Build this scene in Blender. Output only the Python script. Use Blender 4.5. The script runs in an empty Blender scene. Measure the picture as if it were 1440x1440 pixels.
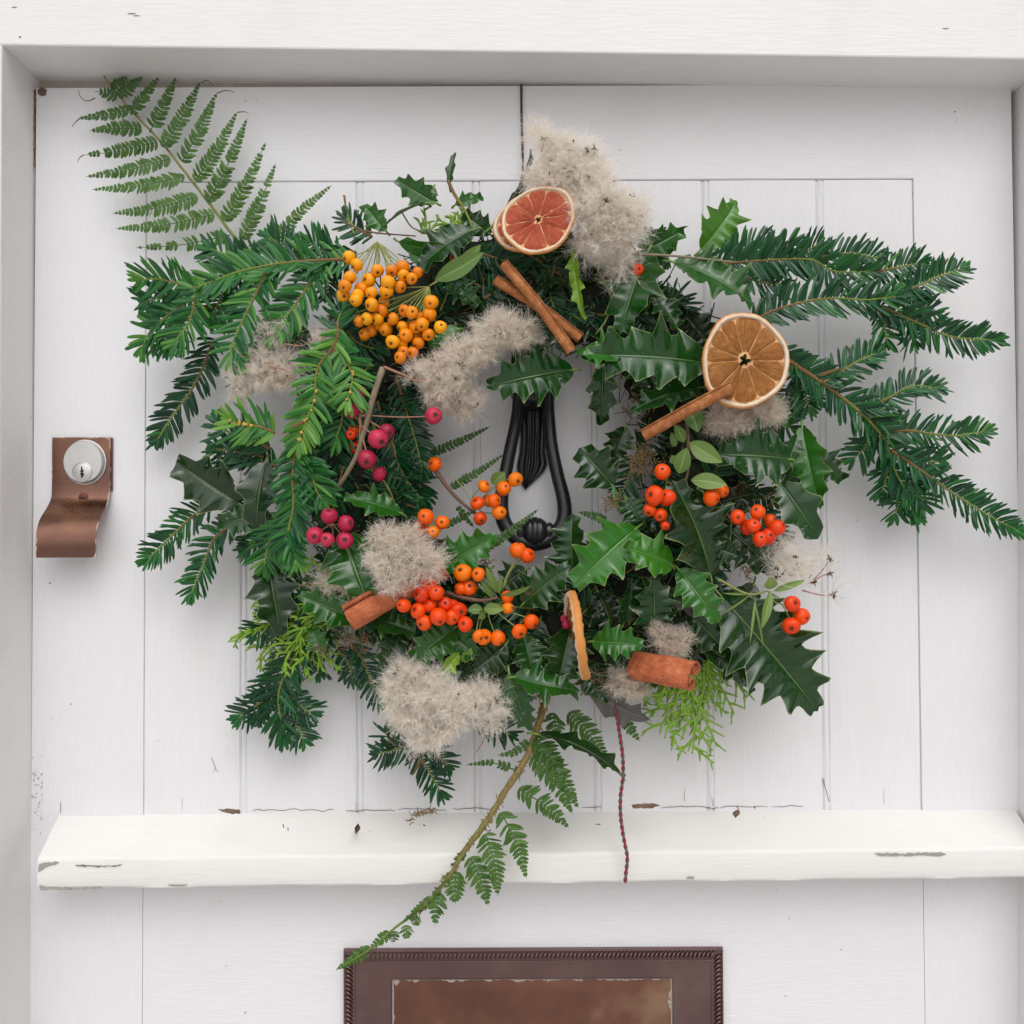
import bpy, math, random
import numpy as np
from mathutils import Vector, Matrix

random.seed(7)
rng = np.random.default_rng(11)
scene = bpy.context.scene
COL = scene.collection
R = math.radians

# ------------------------------------------------------------------ camera
CAM_D = 0.90                      # metres from lens to door face
CAM_Z = 1.42
LENS = 36.0 * CAM_D / 0.873
PITCH, ROLL, YAW = R(1.45), R(-0.25), R(0.0)
cam_data = bpy.data.cameras.new('camera')
cam_data.sensor_width = 36.0
cam_data.lens = LENS
cam_data.clip_start = 0.01
cam_data.clip_end = 3000
cam = bpy.data.objects.new('camera', cam_data)
COL.objects.link(cam)
CAM_M = (Matrix.Rotation(YAW, 4, 'Z') @ Matrix.Rotation(R(90) + PITCH, 4, 'X') @ Matrix.Rotation(ROLL, 4, 'Z'))
CAM_P = Vector((0.0, -CAM_D, CAM_Z))
cam.matrix_world = Matrix.Translation(CAM_P) @ CAM_M
scene.camera = cam

# ------------------------------------------------------------------ sky and sun (soft overcast daylight)
SUN_EL, SUN_AZ = R(48), R(-16)    # azimuth measured from straight behind the camera, negative = from the left
world = bpy.data.worlds.new('World')
scene.world = world
world.use_nodes = True
wn, wl = world.node_tree.nodes, world.node_tree.links
wn.clear()
sky = wn.new('ShaderNodeTexSky')
sky.sky_type = 'NISHITA'
sky.sun_disc = False
sky.sun_elevation = SUN_EL
sky.sun_rotation = R(180) + SUN_AZ
sky.dust_density = 10.0
sky.air_density = 1.0
sky.ozone_density = 1.0
hsv = wn.new('ShaderNodeHueSaturation')
hsv.inputs['Saturation'].default_value = 0.16      # cloud cover: the sky is nearly white
bg = wn.new('ShaderNodeBackground')
bg.inputs['Strength'].default_value = 0.05
wo = wn.new('ShaderNodeOutputWorld')
wl.new(sky.outputs[0], hsv.inputs['Color'])
wl.new(hsv.outputs[0], bg.inputs[0])
wl.new(bg.outputs[0], wo.inputs[0])
sd = bpy.data.lights.new('sun', 'SUN')
sd.energy = 1.5
sd.angle = R(96)
sd.color = (1.0, 0.992, 0.985)
sun = bpy.data.objects.new('sun', sd)
COL.objects.link(sun)
to_sun = Vector((math.sin(SUN_AZ) * math.cos(SUN_EL), -math.cos(SUN_AZ) * math.cos(SUN_EL), math.sin(SUN_EL)))
sun.rotation_euler = to_sun.to_track_quat('Z', 'Y').to_euler()
sun.location = (0, -3, 4)

scene.render.engine = 'CYCLES'
scene.cycles.max_bounces = 12
scene.cycles.diffuse_bounces = 8
scene.cycles.glossy_bounces = 3
scene.cycles.transmission_bounces = 4
scene.cycles.transparent_max_bounces = 6
scene.cycles.use_denoising = True
vs = scene.view_settings
vs.view_transform = 'Standard'
vs.look = 'None'
vs.gamma = 1.0
vs.use_curve_mapping = False
vs.exposure = 0.25

# ------------------------------------------------------------------ helpers
_CM = np.array(CAM_M.to_3x3())
_CP = np.array(CAM_P)
K = 0.873 / 1440.0                 # metres per photo pixel on the door face


def P(px, py, h=0.0):
    """World point h metres in front of the door face, seen at (px, py) of the photograph."""
    t = 18.0 / LENS / 720.0
    d = _CM @ np.array([(px - 720) * t, -(py - 720) * t, -1.0])
    s = (-h + CAM_D) / d[1]
    return _CP + d * s


def ZM(ox, oy, s):
    return lambda x, y: (ox + x / s, oy + y / s)


def nrm(v):
    v = np.asarray(v, float)
    n = np.linalg.norm(v, axis=-1, keepdims=True)
    return v / np.maximum(n, 1e-12)


ORIGIN = {}


def root(name, loc, label, cat, group=None, kind=None):
    o = bpy.data.objects.new(name, None)
    o.empty_display_size = 0.02
    COL.objects.link(o)
    o.location = tuple(loc)
    ORIGIN[o] = np.asarray(loc, float)
    o['label'] = label
    if cat:
        o['category'] = cat
    if group:
        o['group'] = group
    if kind:
        o['kind'] = kind
    return o


def part_empty(name, parent, label=None):
    o = bpy.data.objects.new(name, None)
    o.empty_display_size = 0.01
    COL.objects.link(o)
    o.parent = parent
    ORIGIN[o] = ORIGIN[parent]
    if label:
        o['label'] = label
    return o


def mk(name, V, F, mat, parent=None, smooth=True, uvw=None, tint=None, kind=None, label=None):
    """One mesh object; V in world coordinates, stored relative to the parent's origin."""
    V = np.asarray(V, float)
    org = ORIGIN.get(parent, np.zeros(3)) if parent is not None else np.zeros(3)
    me = bpy.data.meshes.new(name)
    Fl = F.tolist() if isinstance(F, np.ndarray) else F
    me.from_pydata((V - org).tolist(), [], Fl)
    if smooth:
        me.polygons.foreach_set('use_smooth', [True] * len(me.polygons))
    if uvw is not None:
        a = me.attributes.new('uvw', 'FLOAT_VECTOR', 'POINT')
        a.data.foreach_set('vector', np.asarray(uvw, np.float32).ravel())
    if tint is not None:
        a = me.attributes.new('tint', 'FLOAT', 'POINT')
        a.data.foreach_set('value', np.asarray(tint, np.float32).ravel())
    for m in (mat if isinstance(mat, (list, tuple)) else [mat]):
        me.materials.append(m)
    me.update()
    o = bpy.data.objects.new(name, me)
    COL.objects.link(o)
    if parent is not None:
        o.parent = parent
        ORIGIN[o] = org
    if kind:
        o['kind'] = kind
    if label:
        o['label'] = label
    return o


def grid_faces(nu, nv, off=0, closed_v=False):
    """Quads of an nu x nv vertex grid (row-major)."""
    i = np.arange(nu - 1)[:, None]
    j = np.arange(nv if closed_v else nv - 1)[None, :]
    j2 = (j + 1) % nv
    a = i * nv + j
    b = i * nv + j2
    c = (i + 1) * nv + j2
    d = (i + 1) * nv + j
    return np.stack([a + 0 * j, b, c, d + 0 * j], -1).reshape(-1, 4) + off


def spline(pts, n):
    """Catmull-Rom through pts, n samples evenly spaced by arc length."""
    p = np.asarray(pts, float)
    if len(p) == 2:
        t = np.linspace(0, 1, n)[:, None]
        return p[0] * (1 - t) + p[1] * t
    q = np.vstack([2 * p[0] - p[1], p, 2 * p[-1] - p[-2]])
    out = []
    for i in range(1, len(q) - 2):
        t = np.linspace(0, 1, 14, endpoint=False)[:, None]
        a, b, c, d = q[i - 1], q[i], q[i + 1], q[i + 2]
        out.append(0.5 * ((2 * b) + (-a + c) * t + (2 * a - 5 * b + 4 * c - d) * t ** 2 + (-a + 3 * b - 3 * c + d) * t ** 3))
    out.append(p[-1:])
    c = np.vstack(out)
    s = np.concatenate([[0], np.cumsum(np.linalg.norm(np.diff(c, axis=0), axis=1))])
    u = np.linspace(0, s[-1], n)
    return np.stack([np.interp(u, s, c[:, k]) for k in range(3)], -1)


def arclen(c):
    return np.linalg.norm(np.diff(c, axis=0), axis=1).sum()


def frames(c, hint=(0, -1, 0)):
    T = nrm(np.gradient(c, axis=0))
    N = np.broadcast_to(np.asarray(hint, float), T.shape)
    N = N - (N * T).sum(1, keepdims=True) * T
    bad = np.linalg.norm(N, axis=1) < 0.05
    if bad.any():
        N = N.copy()
        N[bad] = np.cross(T[bad], [1, 0, 0])
    N = nrm(N)
    S = np.cross(T, N)
    return T, N, S


def tube_data(c, r, ns=8, cap=True, jitter=0.0):
    c = np.asarray(c, float)
    n = len(c)
    r = np.broadcast_to(np.asarray(r, float), (n,))
    T, N, S = frames(c, (0.13, -1, 0.21))
    a = np.linspace(0, 2 * math.pi, ns, endpoint=False)
    rr = r[:, None] * (1 + jitter * rng.standard_normal((n, ns)))
    V = c[:, None, :] + rr[..., None] * (np.cos(a)[None, :, None] * N[:, None, :] + np.sin(a)[None, :, None] * S[:, None, :])
    V = V.reshape(-1, 3)
    F = grid_faces(n, ns, closed_v=True).tolist()
    if cap:
        V = np.vstack([V, c[:1], c[-1:]])
        for j in range(ns):
            F.append([n * ns, (j + 1) % ns, j])
            F.append([n * ns + 1, (n - 1) * ns + j, (n - 1) * ns + (j + 1) % ns])
    u = np.repeat(np.linspace(0, 1, n), ns)
    v = np.tile(np.linspace(0, 1, ns), n)
    uvw = np.stack([u, v, u * arclen(c) * 100], -1)
    if cap:
        uvw = np.vstack([uvw, [[0, 0, 0], [1, 0, 0]]])
    return V, F, uvw


class Bag:
    """Collects pieces into one mesh."""
    def __init__(self):
        self.V, self.F, self.U, self.T, self.n = [], [], [], [], 0

    def add(self, V, F, uvw=None, tint=0.5):
        V = np.asarray(V, float)
        Fl = F.tolist() if isinstance(F, np.ndarray) else F
        self.F.extend([[i + self.n for i in f] for f in Fl])
        self.V.append(V)
        self.U.append(np.zeros((len(V), 3)) if uvw is None else uvw)
        self.T.append(np.broadcast_to(np.asarray(tint, float), (len(V),)))
        self.n += len(V)

    def tube(self, c, r, ns=6, tint=0.5, jitter=0.0):
        V, F, U = tube_data(c, r, ns, True, jitter)
        self.add(V, F, U, tint)

    def build(self, name, mat, parent=None, **k):
        return mk(name, np.vstack(self.V), self.F, mat, parent, uvw=np.vstack(self.U), tint=np.concatenate(self.T), **k)


def box_data(x0, x1, y0, y1, z0, z1, bev=0.0):
    """Box with optional chamfer on every edge, as verts and faces."""
    if bev <= 0:
        V = [(x, y, z) for x in (x0, x1) for y in (y0, y1) for z in (z0, z1)]
        F = [[0, 1, 3, 2], [4, 6, 7, 5], [0, 4, 5, 1], [2, 3, 7, 6], [0, 2, 6, 4], [1, 5, 7, 3]]
        return np.array(V), F
    import bmesh
    bm = bmesh.new()
    bmesh.ops.create_cube(bm, size=1)
    for v in bm.verts:
        v.co = ((x0 + x1) / 2 + v.co.x * (x1 - x0), (y0 + y1) / 2 + v.co.y * (y1 - y0), (z0 + z1) / 2 + v.co.z * (z1 - z0))
    bmesh.ops.bevel(bm, geom=bm.edges[:], offset=bev, segments=2, affect='EDGES', profile=0.6)
    bm.verts.index_update()
    V = np.array([v.co[:] for v in bm.verts])
    F = [[v.index for v in f.verts] for f in bm.faces]
    bm.free()
    return V, F


# ------------------------------------------------------------------ materials
class NT:
    def __init__(self, name):
        self.m = bpy.data.materials.new(name)
        self.m.use_nodes = True
        self.t = self.m.node_tree
        self.n, self.l = self.t.nodes, self.t.links
        self.b = self.n['Principled BSDF']

    def node(self, typ, **k):
        o = self.n.new(typ)
        for a, v in k.items():
            setattr(o, a, v)
        return o

    def set(self, node, key, val):
        s = node.inputs[key]
        if hasattr(val, 'links') or isinstance(val, bpy.types.NodeSocket):
            self.l.new(val, s)
        else:
            if isinstance(val, (tuple, list)) and len(val) == 3 and s.type == 'RGBA':
                val = (*val, 1)
            s.default_value = val

    def mix(self, fac, a, b, mode='MIX'):
        o = self.node('ShaderNodeMix', data_type='RGBA', blend_type=mode)
        self.set(o, 0, fac)
        self.set(o, 6, a)
        self.set(o, 7, b)
        return o.outputs[2]

    def math(self, op, a, b=0.0, c=None, clamp=False):
        o = self.node('ShaderNodeMath', operation=op, use_clamp=clamp)
        self.set(o, 0, a)
        self.set(o, 1, b)
        if c is not None:
            self.set(o, 2, c)
        return o.outputs[0]

    def ramp(self, fac, stops):
        o = self.node('ShaderNodeValToRGB')
        e = o.color_ramp.elements
        while len(e) < len(stops):
            e.new(0.5)
        for el, (p, c) in zip(e, stops):
            el.position = p
            el.color = (*c, 1) if len(c) == 3 else c
        self.set(o, 0, fac)
        return o.outputs[0]

    def attr(self, name, out='Fac'):
        return self.node('ShaderNodeAttribute', attribute_name=name).outputs[out]

    def sep(self, v):
        o = self.node('ShaderNodeSeparateXYZ')
        self.l.new(v, o.inputs[0])
        return o.outputs

    def comb(self, x, y, z):
        o = self.node('ShaderNodeCombineXYZ')
        for i, q in enumerate((x, y, z)):
            self.set(o, i, q)
        return o.outputs[0]

    def coord(self, scale=(1, 1, 1), which='Object'):
        tc = self.node('ShaderNodeTexCoord')
        mp = self.node('ShaderNodeMapping')
        mp.inputs['Scale'].default_value = scale
        self.l.new(tc.outputs[which], mp.inputs[0])
        return mp.outputs[0]

    def noise(self, vec, scale=5, detail=4, rough=0.55, out='Fac'):
        o = self.node('ShaderNodeTexNoise')
        if vec is not None:
            self.l.new(vec, o.inputs['Vector'])
        o.inputs['Scale'].default_value = scale
        o.inputs['Detail'].default_value = detail
        o.inputs['Roughness'].default_value = rough
        return o.outputs[out]

    def bump(self, height, strength=0.2, dist=0.001):
        o = self.node('ShaderNodeBump')
        o.inputs['Strength'].default_value = strength
        o.inputs['Distance'].default_value = dist
        self.l.new(height, o.inputs['Height'])
        self.l.new(o.outputs[0], self.b.inputs['Normal'])
        return o

    def p(self, **k):
        names = dict(col='Base Color', rough='Roughness', metal='Metallic', spec='Specular IOR Level', coat='Coat Weight',
                     coatr='Coat Roughness', sss='Subsurface Weight', trans='Transmission Weight', sheen='Sheen Weight')
        for a, v in k.items():
            self.set(self.b, names[a], v)
        return self

    def translucent(self, col, fac):
        """Thin leaf: mixes in light passing through."""
        tr = self.node('ShaderNodeBsdfTranslucent')
        self.set(tr, 0, col)
        mx = self.node('ShaderNodeMixShader')
        self.set(mx, 0, fac)
        self.l.new(self.b.outputs[0], mx.inputs[1])
        self.l.new(tr.outputs[0], mx.inputs[2])
        self.l.new(mx.outputs[0], self.n['Material Output'].inputs[0])


def mat_paint(name, base, stretch, warm=0.0, wear=0.5):
    """Old brushed gloss paint: brush ridges along the grain, faint yellowing, scattered specks and scuffs."""
    t = NT(name)
    v = t.coord((1, 1, 1))
    vs_ = t.coord(stretch)
    big = t.noise(v, 3.2, 5, 0.6)
    c = t.mix(t.math('MULTIPLY', big, 0.75), base, (base[0] * 0.985, base[1] * 0.965, base[2] * 0.94))
    soft = t.noise(v, 14, 4, 0.6)
    c = t.mix(t.ramp(soft, [(0.55, (0, 0, 0)), (0.8, (0.30, 0.30, 0.30))]), c, (base[0] * 0.86, base[1] * 0.82, base[2] * 0.79))
    sp = t.node('ShaderNodeTexVoronoi', feature='F1')
    t.l.new(v, sp.inputs['Vector'])
    sp.inputs['Scale'].default_value = 30
    sp.inputs['Randomness'].default_value = 1.0
    sel = t.sep(sp.outputs['Color'])[0]
    spot = t.math('MULTIPLY', t.math('LESS_THAN', sp.outputs['Distance'], t.math('MULTIPLY', sel, 0.035)), t.math('GREATER_THAN', sel, 0.80))
    c = t.mix(t.math('MULTIPLY', spot, 0.75 * wear), c, (0.20, 0.16, 0.13))
    scuff = t.noise(vs_, 26, 6, 0.7)
    c = t.mix(t.ramp(scuff, [(0.66, (0, 0, 0)), (0.78, (wear * 0.5,) * 3)]), c, (base[0] * 0.62, base[1] * 0.58, base[2] * 0.56))
    br = t.noise(vs_, 60, 5, 0.6)
    c = t.mix(t.ramp(br, [(0.40, (0.16,) * 3), (0.62, (0, 0, 0))]), c, (base[0] * 0.84, base[1] * 0.81, base[2] * 0.80))
    gr = t.noise(v, 1.7, 6, 0.7)
    c = t.mix(t.ramp(gr, [(0.52, (0, 0, 0)), (0.72, (0.42,) * 3)]), c, (base[0] * 0.94, base[1] * 0.87, base[2] * 0.83))
    h = t.math('ADD', t.math('MULTIPLY', br, 0.6), t.math('MULTIPLY', soft, 0.8))
    t.bump(h, 0.42, 0.0013)
    t.p(col=c, rough=t.math('ADD', 0.36, t.math('MULTIPLY', soft, 0.22)), spec=0.42)
    return t.m


M = {}
WHITE = (0.780, 0.782, 0.815)
M['paint_v'] = mat_paint('white_gloss_paint_upright_grain', WHITE, (9, 9, 0.7))
M['paint_h'] = mat_paint('white_gloss_paint_level_grain', WHITE, (0.7, 9, 9))
M['paint_bar'] = mat_paint('white_paint_on_weather_bar', (0.79, 0.785, 0.77), (0.6, 7, 9), wear=1.0)
M['paint_frame'] = mat_paint('white_paint_on_frame', (0.80, 0.795, 0.80), (0.7, 3, 6), wear=0.7)


def mat_wood():
    t = NT('bare_weathered_wood')
    n = t.noise(t.coord((3, 20, 20)), 30, 5, 0.6)
    t.p(col=t.ramp(n, [(0.3, (0.10, 0.055, 0.032)), (0.7, (0.26, 0.17, 0.11))]), rough=0.8)
    return t.m


def mat_plain(name, col, rough=0.6, **k):
    t = NT(name)
    n = t.noise(t.coord((1, 1, 1)), 160, 4, 0.6)
    c = t.mix(n, tuple(x * 0.7 for x in col), tuple(min(1, x * 1.3) for x in col))
    t.p(col=c, rough=rough, **k)
    t.bump(n, 0.25, 0.0006)
    return t.m


M['wood'] = mat_wood()
M['greywood'] = mat_plain('grey_exposed_wood', (0.34, 0.31, 0.29), 0.85)
M['crack'] = mat_plain('dark_crack_dirt', (0.22, 0.18, 0.15), 0.9)
M['gap_paint'] = mat_plain('dirty_rebate_paint', (0.46, 0.40, 0.36), 0.8)  # grimy beige paint of the recess above the door


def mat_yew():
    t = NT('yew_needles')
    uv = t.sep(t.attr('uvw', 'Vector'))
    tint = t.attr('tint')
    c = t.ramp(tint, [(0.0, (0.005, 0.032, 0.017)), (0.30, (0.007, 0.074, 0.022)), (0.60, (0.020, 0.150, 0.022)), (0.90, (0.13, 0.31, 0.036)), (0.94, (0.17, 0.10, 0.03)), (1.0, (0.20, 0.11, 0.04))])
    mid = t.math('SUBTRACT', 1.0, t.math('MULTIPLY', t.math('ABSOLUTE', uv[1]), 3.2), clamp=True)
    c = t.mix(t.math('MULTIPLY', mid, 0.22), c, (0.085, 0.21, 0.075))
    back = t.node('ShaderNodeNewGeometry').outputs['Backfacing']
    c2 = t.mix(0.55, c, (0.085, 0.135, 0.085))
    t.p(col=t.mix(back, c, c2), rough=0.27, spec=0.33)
    t.translucent(t.mix(0.5, c, (0.10, 0.25, 0.03)), 0.10)
    return t.m


def mat_holly():
    t = NT('holly_leaf')
    uv = t.sep(t.attr('uvw', 'Vector'))
    tint = t.attr('tint')
    av = t.math('ABSOLUTE', uv[1])
    c = t.ramp(tint, [(0.0, (0.002, 0.012, 0.005)), (0.3, (0.004, 0.050, 0.008)), (0.6, (0.020, 0.150, 0.008)), (0.85, (0.07, 0.23, 0.014)), (1.0, (0.27, 0.46, 0.030))])
    v = t.coord((1, 1, 1))
    mot = t.noise(v, 70, 5, 0.65)
    c = t.mix(t.ramp(mot, [(0.42, (0, 0, 0)), (0.8, (0.55,) * 3)]), c, t.mix(0.45, c, (0.085, 0.16, 0.035)))
    bl = t.noise(v, 34, 3, 0.5)
    c = t.mix(t.ramp(bl, [(0.68, (0, 0, 0)), (0.74, (0.8,) * 3)]), c, (0.11, 0.085, 0.03))
    # side veins sweep forward from the midrib
    ph = t.math('ADD', t.math('MULTIPLY', uv[0], 46), t.math('MULTIPLY', av, -9))
    vein = t.math('POWER', t.math('ABSOLUTE', t.math('COSINE', t.math('ADD', ph, t.math('MULTIPLY', mot, 2.5)))), 14)
    vein = t.math('MULTIPLY', vein, t.math('SUBTRACT', 1.0, av, clamp=True))
    c = t.mix(t.math('MULTIPLY', vein, 0.10), c, (0.10, 0.20, 0.05))
    mid = t.math('SUBTRACT', 1.0, t.math('MULTIPLY', av, 26), clamp=True)
    c = t.mix(t.math('MULTIPLY', mid, 0.85), c, t.mix(0.6, c, (0.26, 0.38, 0.10)))
    edge = t.math('MULTIPLY', t.math('SUBTRACT', av, 0.955, clamp=True), 26, clamp=True)
    c = t.mix(t.math('MULTIPLY', edge, 0.8), c, (0.26, 0.34, 0.11))
    spk = t.node('ShaderNodeTexVoronoi')
    t.l.new(v, spk.inputs['Vector'])
    spk.inputs['Scale'].default_value = 190
    ss = t.sep(spk.outputs['Color'])[0]
    sp = t.math('MULTIPLY', t.math('LESS_THAN', spk.outputs['Distance'], 0.13), t.math('GREATER_THAN', ss, 0.93))
    c = t.mix(t.math('MULTIPLY', sp, 0.6), c, (0.45, 0.47, 0.36))
    back = t.node('ShaderNodeNewGeometry').outputs['Backfacing']
    c2 = t.mix(0.75, c, (0.16, 0.20, 0.125))
    t.p(col=t.mix(back, c, c2), rough=t.math('ADD', t.math('ADD', 0.07, t.math('MULTIPLY', mot, 0.13)), t.math('MULTIPLY', back, 0.3)), spec=0.6)
    h = t.math('SUBTRACT', t.math('MULTIPLY', mot, 0.5), t.math('ADD', t.math('MULTIPLY', vein, 0.12), t.math('MULTIPLY', mid, -0.7)))
    t.bump(h, 0.35, 0.0009)
    t.translucent(t.mix(0.4, c, (0.16, 0.36, 0.02)), 0.13)
    return t.m


def mat_leaf(name, lo, hi, back, trans=0.2, rough=0.4):
    t = NT(name)
    uv = t.sep(t.attr('uvw', 'Vector'))
    tint = t.attr('tint')
    av = t.math('ABSOLUTE', uv[1])
    n = t.noise(t.coord((1, 1, 1)), 90, 5, 0.65)
    c = t.mix(tint, lo, hi)
    c = t.mix(t.math('MULTIPLY', n, 0.6), c, tuple(0.55 * a for a in hi))
    mid = t.math('SUBTRACT', 1.0, t.math('MULTIPLY', av, 9), clamp=True)
    c = t.mix(t.math('MULTIPLY', mid, 0.5), c, tuple(min(1, a * 1.7 + 0.03) for a in hi))
    bf = t.node('ShaderNodeNewGeometry').outputs['Backfacing']
    t.p(col=t.mix(bf, c, t.mix(0.6, c, back)), rough=rough, spec=0.45)
    t.bump(n, 0.2, 0.0008)
    t.translucent(t.mix(0.5, c, hi), trans)
    return t.m


M['yew'] = mat_yew()
M['holly'] = mat_holly()
M['fern'] = mat_leaf('fern_leaflet', (0.020, 0.080, 0.014), (0.105, 0.235, 0.028), (0.07, 0.12, 0.04), 0.25, 0.5)
M['lance'] = mat_leaf('smooth_green_leaf', (0.045, 0.16, 0.02), (0.24, 0.36, 0.09), (0.2, 0.27, 0.11), 0.25, 0.38)
M['dryleaf'] = mat_leaf('grey_dried_leaf', (0.07, 0.075, 0.07), (0.20, 0.19, 0.17), (0.22, 0.2, 0.17), 0.1, 0.55)
M['cypress'] = mat_leaf('cypress_scale_leaf', (0.045, 0.15, 0.014), (0.22, 0.40, 0.028), (0.2, 0.3, 0.04), 0.2, 0.45)


def mat_twig(name, a, b, tip=None):
    t = NT(name)
    uv = t.sep(t.attr('uvw', 'Vector'))
    n = t.noise(t.coord((1, 1, 1)), 220, 5, 0.7)
    c = t.mix(n, a, b)
    if tip:
        c = t.mix(t.math('MULTIPLY', t.math('SUBTRACT', uv[0], 0.15, clamp=True), 1.6, clamp=True), c, tip)
    t.p(col=c, rough=0.7, spec=0.3)
    t.bump(n, 0.5, 0.0008)
    return t.m


M['yewtwig'] = mat_twig('yew_twig_bark', (0.14, 0.065, 0.028), (0.26, 0.14, 0.055), (0.20, 0.26, 0.045))
M['twig'] = mat_twig('brown_twig_bark', (0.10, 0.055, 0.040), (0.24, 0.145, 0.10))
M['greytwig'] = mat_twig('grey_twig_bark', (0.15, 0.11, 0.07), (0.36, 0.29, 0.20))
M['stalk'] = mat_twig('green_berry_stalk', (0.20, 0.25, 0.06), (0.36, 0.38, 0.13))
M['pinkstalk'] = mat_twig('pinkish_berry_stalk', (0.28, 0.12, 0.09), (0.42, 0.24, 0.17))
M['rachis'] = mat_twig('fern_stalk', (0.13, 0.075, 0.025), (0.42, 0.29, 0.12), (0.16, 0.22, 0.045))
M['bud'] = mat_plain('yellow_buds', (0.52, 0.34, 0.07), 0.5)
M['brownbud'] = mat_plain('rusty_buds', (0.34, 0.13, 0.045), 0.6)
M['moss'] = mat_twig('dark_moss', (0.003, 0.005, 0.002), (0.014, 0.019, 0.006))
M['drymoss'] = mat_twig('dry_moss_strands', (0.16, 0.10, 0.05), (0.36, 0.25, 0.13))


def mat_berry(name, a, b, c3, rough=0.3):
    t = NT(name)
    rnd = t.node('ShaderNodeObjectInfo').outputs['Random']
    n = t.noise(t.coord((1, 1, 1)), 130, 4, 0.6)
    c = t.ramp(rnd, [(0.0, a), (0.55, b), (1.0, c3)])
    c = t.mix(t.ramp(n, [(0.45, (0, 0, 0)), (0.75, (0.6,) * 3)]), c, tuple(x * 0.62 for x in a))
    fine = t.noise(t.coord((1, 1, 1)), 900, 2, 0.5)
    t.p(col=c, rough=rough, spec=0.36, sss=0.12)
    t.b.inputs['Subsurface Radius'].default_value = (0.004, 0.0015, 0.0006)
    t.b.inputs['Subsurface Scale'].default_value = 0.6
    t.bump(t.math('ADD', n, t.math('MULTIPLY', fine, 0.4)), 0.12, 0.0006)
    return t.m


M['b_yellow'] = mat_berry('yellow_orange_berry_skin', (0.74, 0.19, 0.002), (0.92, 0.33, 0.002), (0.97, 0.43, 0.004))
M['b_orange'] = mat_berry('orange_berry_skin', (0.82, 0.075, 0.001), (0.92, 0.13, 0.001), (0.97, 0.24, 0.002))
M['b_red'] = mat_berry('red_orange_berry_skin', (0.66, 0.028, 0.002), (0.86, 0.060, 0.002), (0.92, 0.100, 0.003))
M['b_pink'] = mat_berry('crimson_berry_skin', (0.30, 0.012, 0.040), (0.52, 0.020, 0.075), (0.58, 0.035, 0.085), 0.36)
M['calyx'] = mat_plain('dark_calyx', (0.075, 0.03, 0.014), 0.8)


def mat_fluff():
    t = NT('plumed_seed_hair')
    tint = t.attr('tint')
    c = t.ramp(tint, [(0.0, (0.74, 0.65, 0.56)), (0.5, (0.95, 0.90, 0.83)), (1.0, (0.985, 0.965, 0.93))])
    t.p(col=c, rough=0.7, spec=0.2)
    t.translucent(c, 0.5)
    return t.m


M['fluff'] = mat_fluff()
M['seed'] = mat_plain('dark_brown_seed', (0.060, 0.032, 0.022), 0.7)


def mat_rind():
    t = NT('dried_orange_rind')
    uv = t.sep(t.attr('uvw', 'Vector'))
    n = t.noise(t.coord((1, 1, 1)), 120, 5, 0.65)
    pith = t.mix(n, (0.80, 0.63, 0.44), (0.90, 0.80, 0.64))
    skin = t.mix(n, (0.62, 0.22, 0.05), (0.78, 0.36, 0.10))
    c = t.mix(t.ramp(uv[1], [(0.40, (0, 0, 0)), (0.62, (1, 1, 1))]), pith, skin)
    t.p(col=c, rough=0.6, spec=0.35)
    t.bump(n, 0.4, 0.001)
    t.translucent(c, 0.12)
    return t.m


def mat_pulp(name, a, b, c3, d):
    t = NT(name)
    uv = t.sep(t.attr('uvw', 'Vector'))
    ang = t.math('MULTIPLY', uv[1], 26)
    rad = t.math('MULTIPLY', uv[0], 4.5)
    n = t.noise(t.comb(rad, ang, uv[2]), 1.1, 6, 0.72)
    n2 = t.noise(t.coord((1, 1, 1)), 60, 4, 0.6)
    c = t.ramp(n, [(0.32, a), (0.55, b), (0.75, c3)])
    c = t.mix(t.ramp(n2, [(0.42, (0, 0, 0)), (0.62, (0.75,) * 3)]), c, d)
    t.p(col=c, rough=0.42, spec=0.45)
    t.bump(n, 0.8, 0.0016)
    t.translucent(c, 0.3)
    return t.m


M['rind'] = mat_rind()
M['pulp'] = mat_pulp('amber_dried_pulp', (0.30, 0.095, 0.016), (0.56, 0.24, 0.05), (0.84, 0.56, 0.29), (0.42, 0.15, 0.03))
M['bloodpulp'] = mat_pulp('blood_orange_pulp', (0.44, 0.045, 0.045), (0.68, 0.16, 0.06), (0.86, 0.52, 0.27), (0.60, 0.10, 0.055))
M['membrane'] = mat_plain('pale_orange_membrane', (0.66, 0.36, 0.16), 0.55)


def mat_cinnamon(name, a, b):
    t = NT(name)
    uv = t.sep(t.attr('uvw', 'Vector'))
    n = t.noise(t.comb(t.math('MULTIPLY', uv[0], 5), t.math('MULTIPLY', uv[1], 55), 0.0), 1.2, 7, 0.72)
    n2 = t.noise(t.coord((1, 1, 1)), 130, 5, 0.7)
    c = t.mix(t.ramp(n, [(0.34, (0, 0, 0)), (0.66, (1, 1, 1))]), a, b)
    c = t.mix(t.ramp(n2, [(0.50, (0, 0, 0)), (0.70, (0.75,) * 3)]), c, tuple(min(1, x * 1.35 + 0.05) for x in b))
    c = t.mix(t.ramp(n2, [(0.30, (0.6,) * 3), (0.45, (0, 0, 0))]), c, tuple(x * 0.45 for x in a))
    t.p(col=c, rough=0.68, spec=0.3)
    t.bump(t.math('ADD', n, n2), 0.8, 0.0016)
    return t.m


M['cinn'] = mat_cinnamon('cinnamon_bark', (0.27, 0.085, 0.026), (0.54, 0.21, 0.070))
M['cinn_red'] = mat_cinnamon('reddish_cinnamon_bark', (0.42, 0.100, 0.038), (0.58, 0.175, 0.075))


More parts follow.
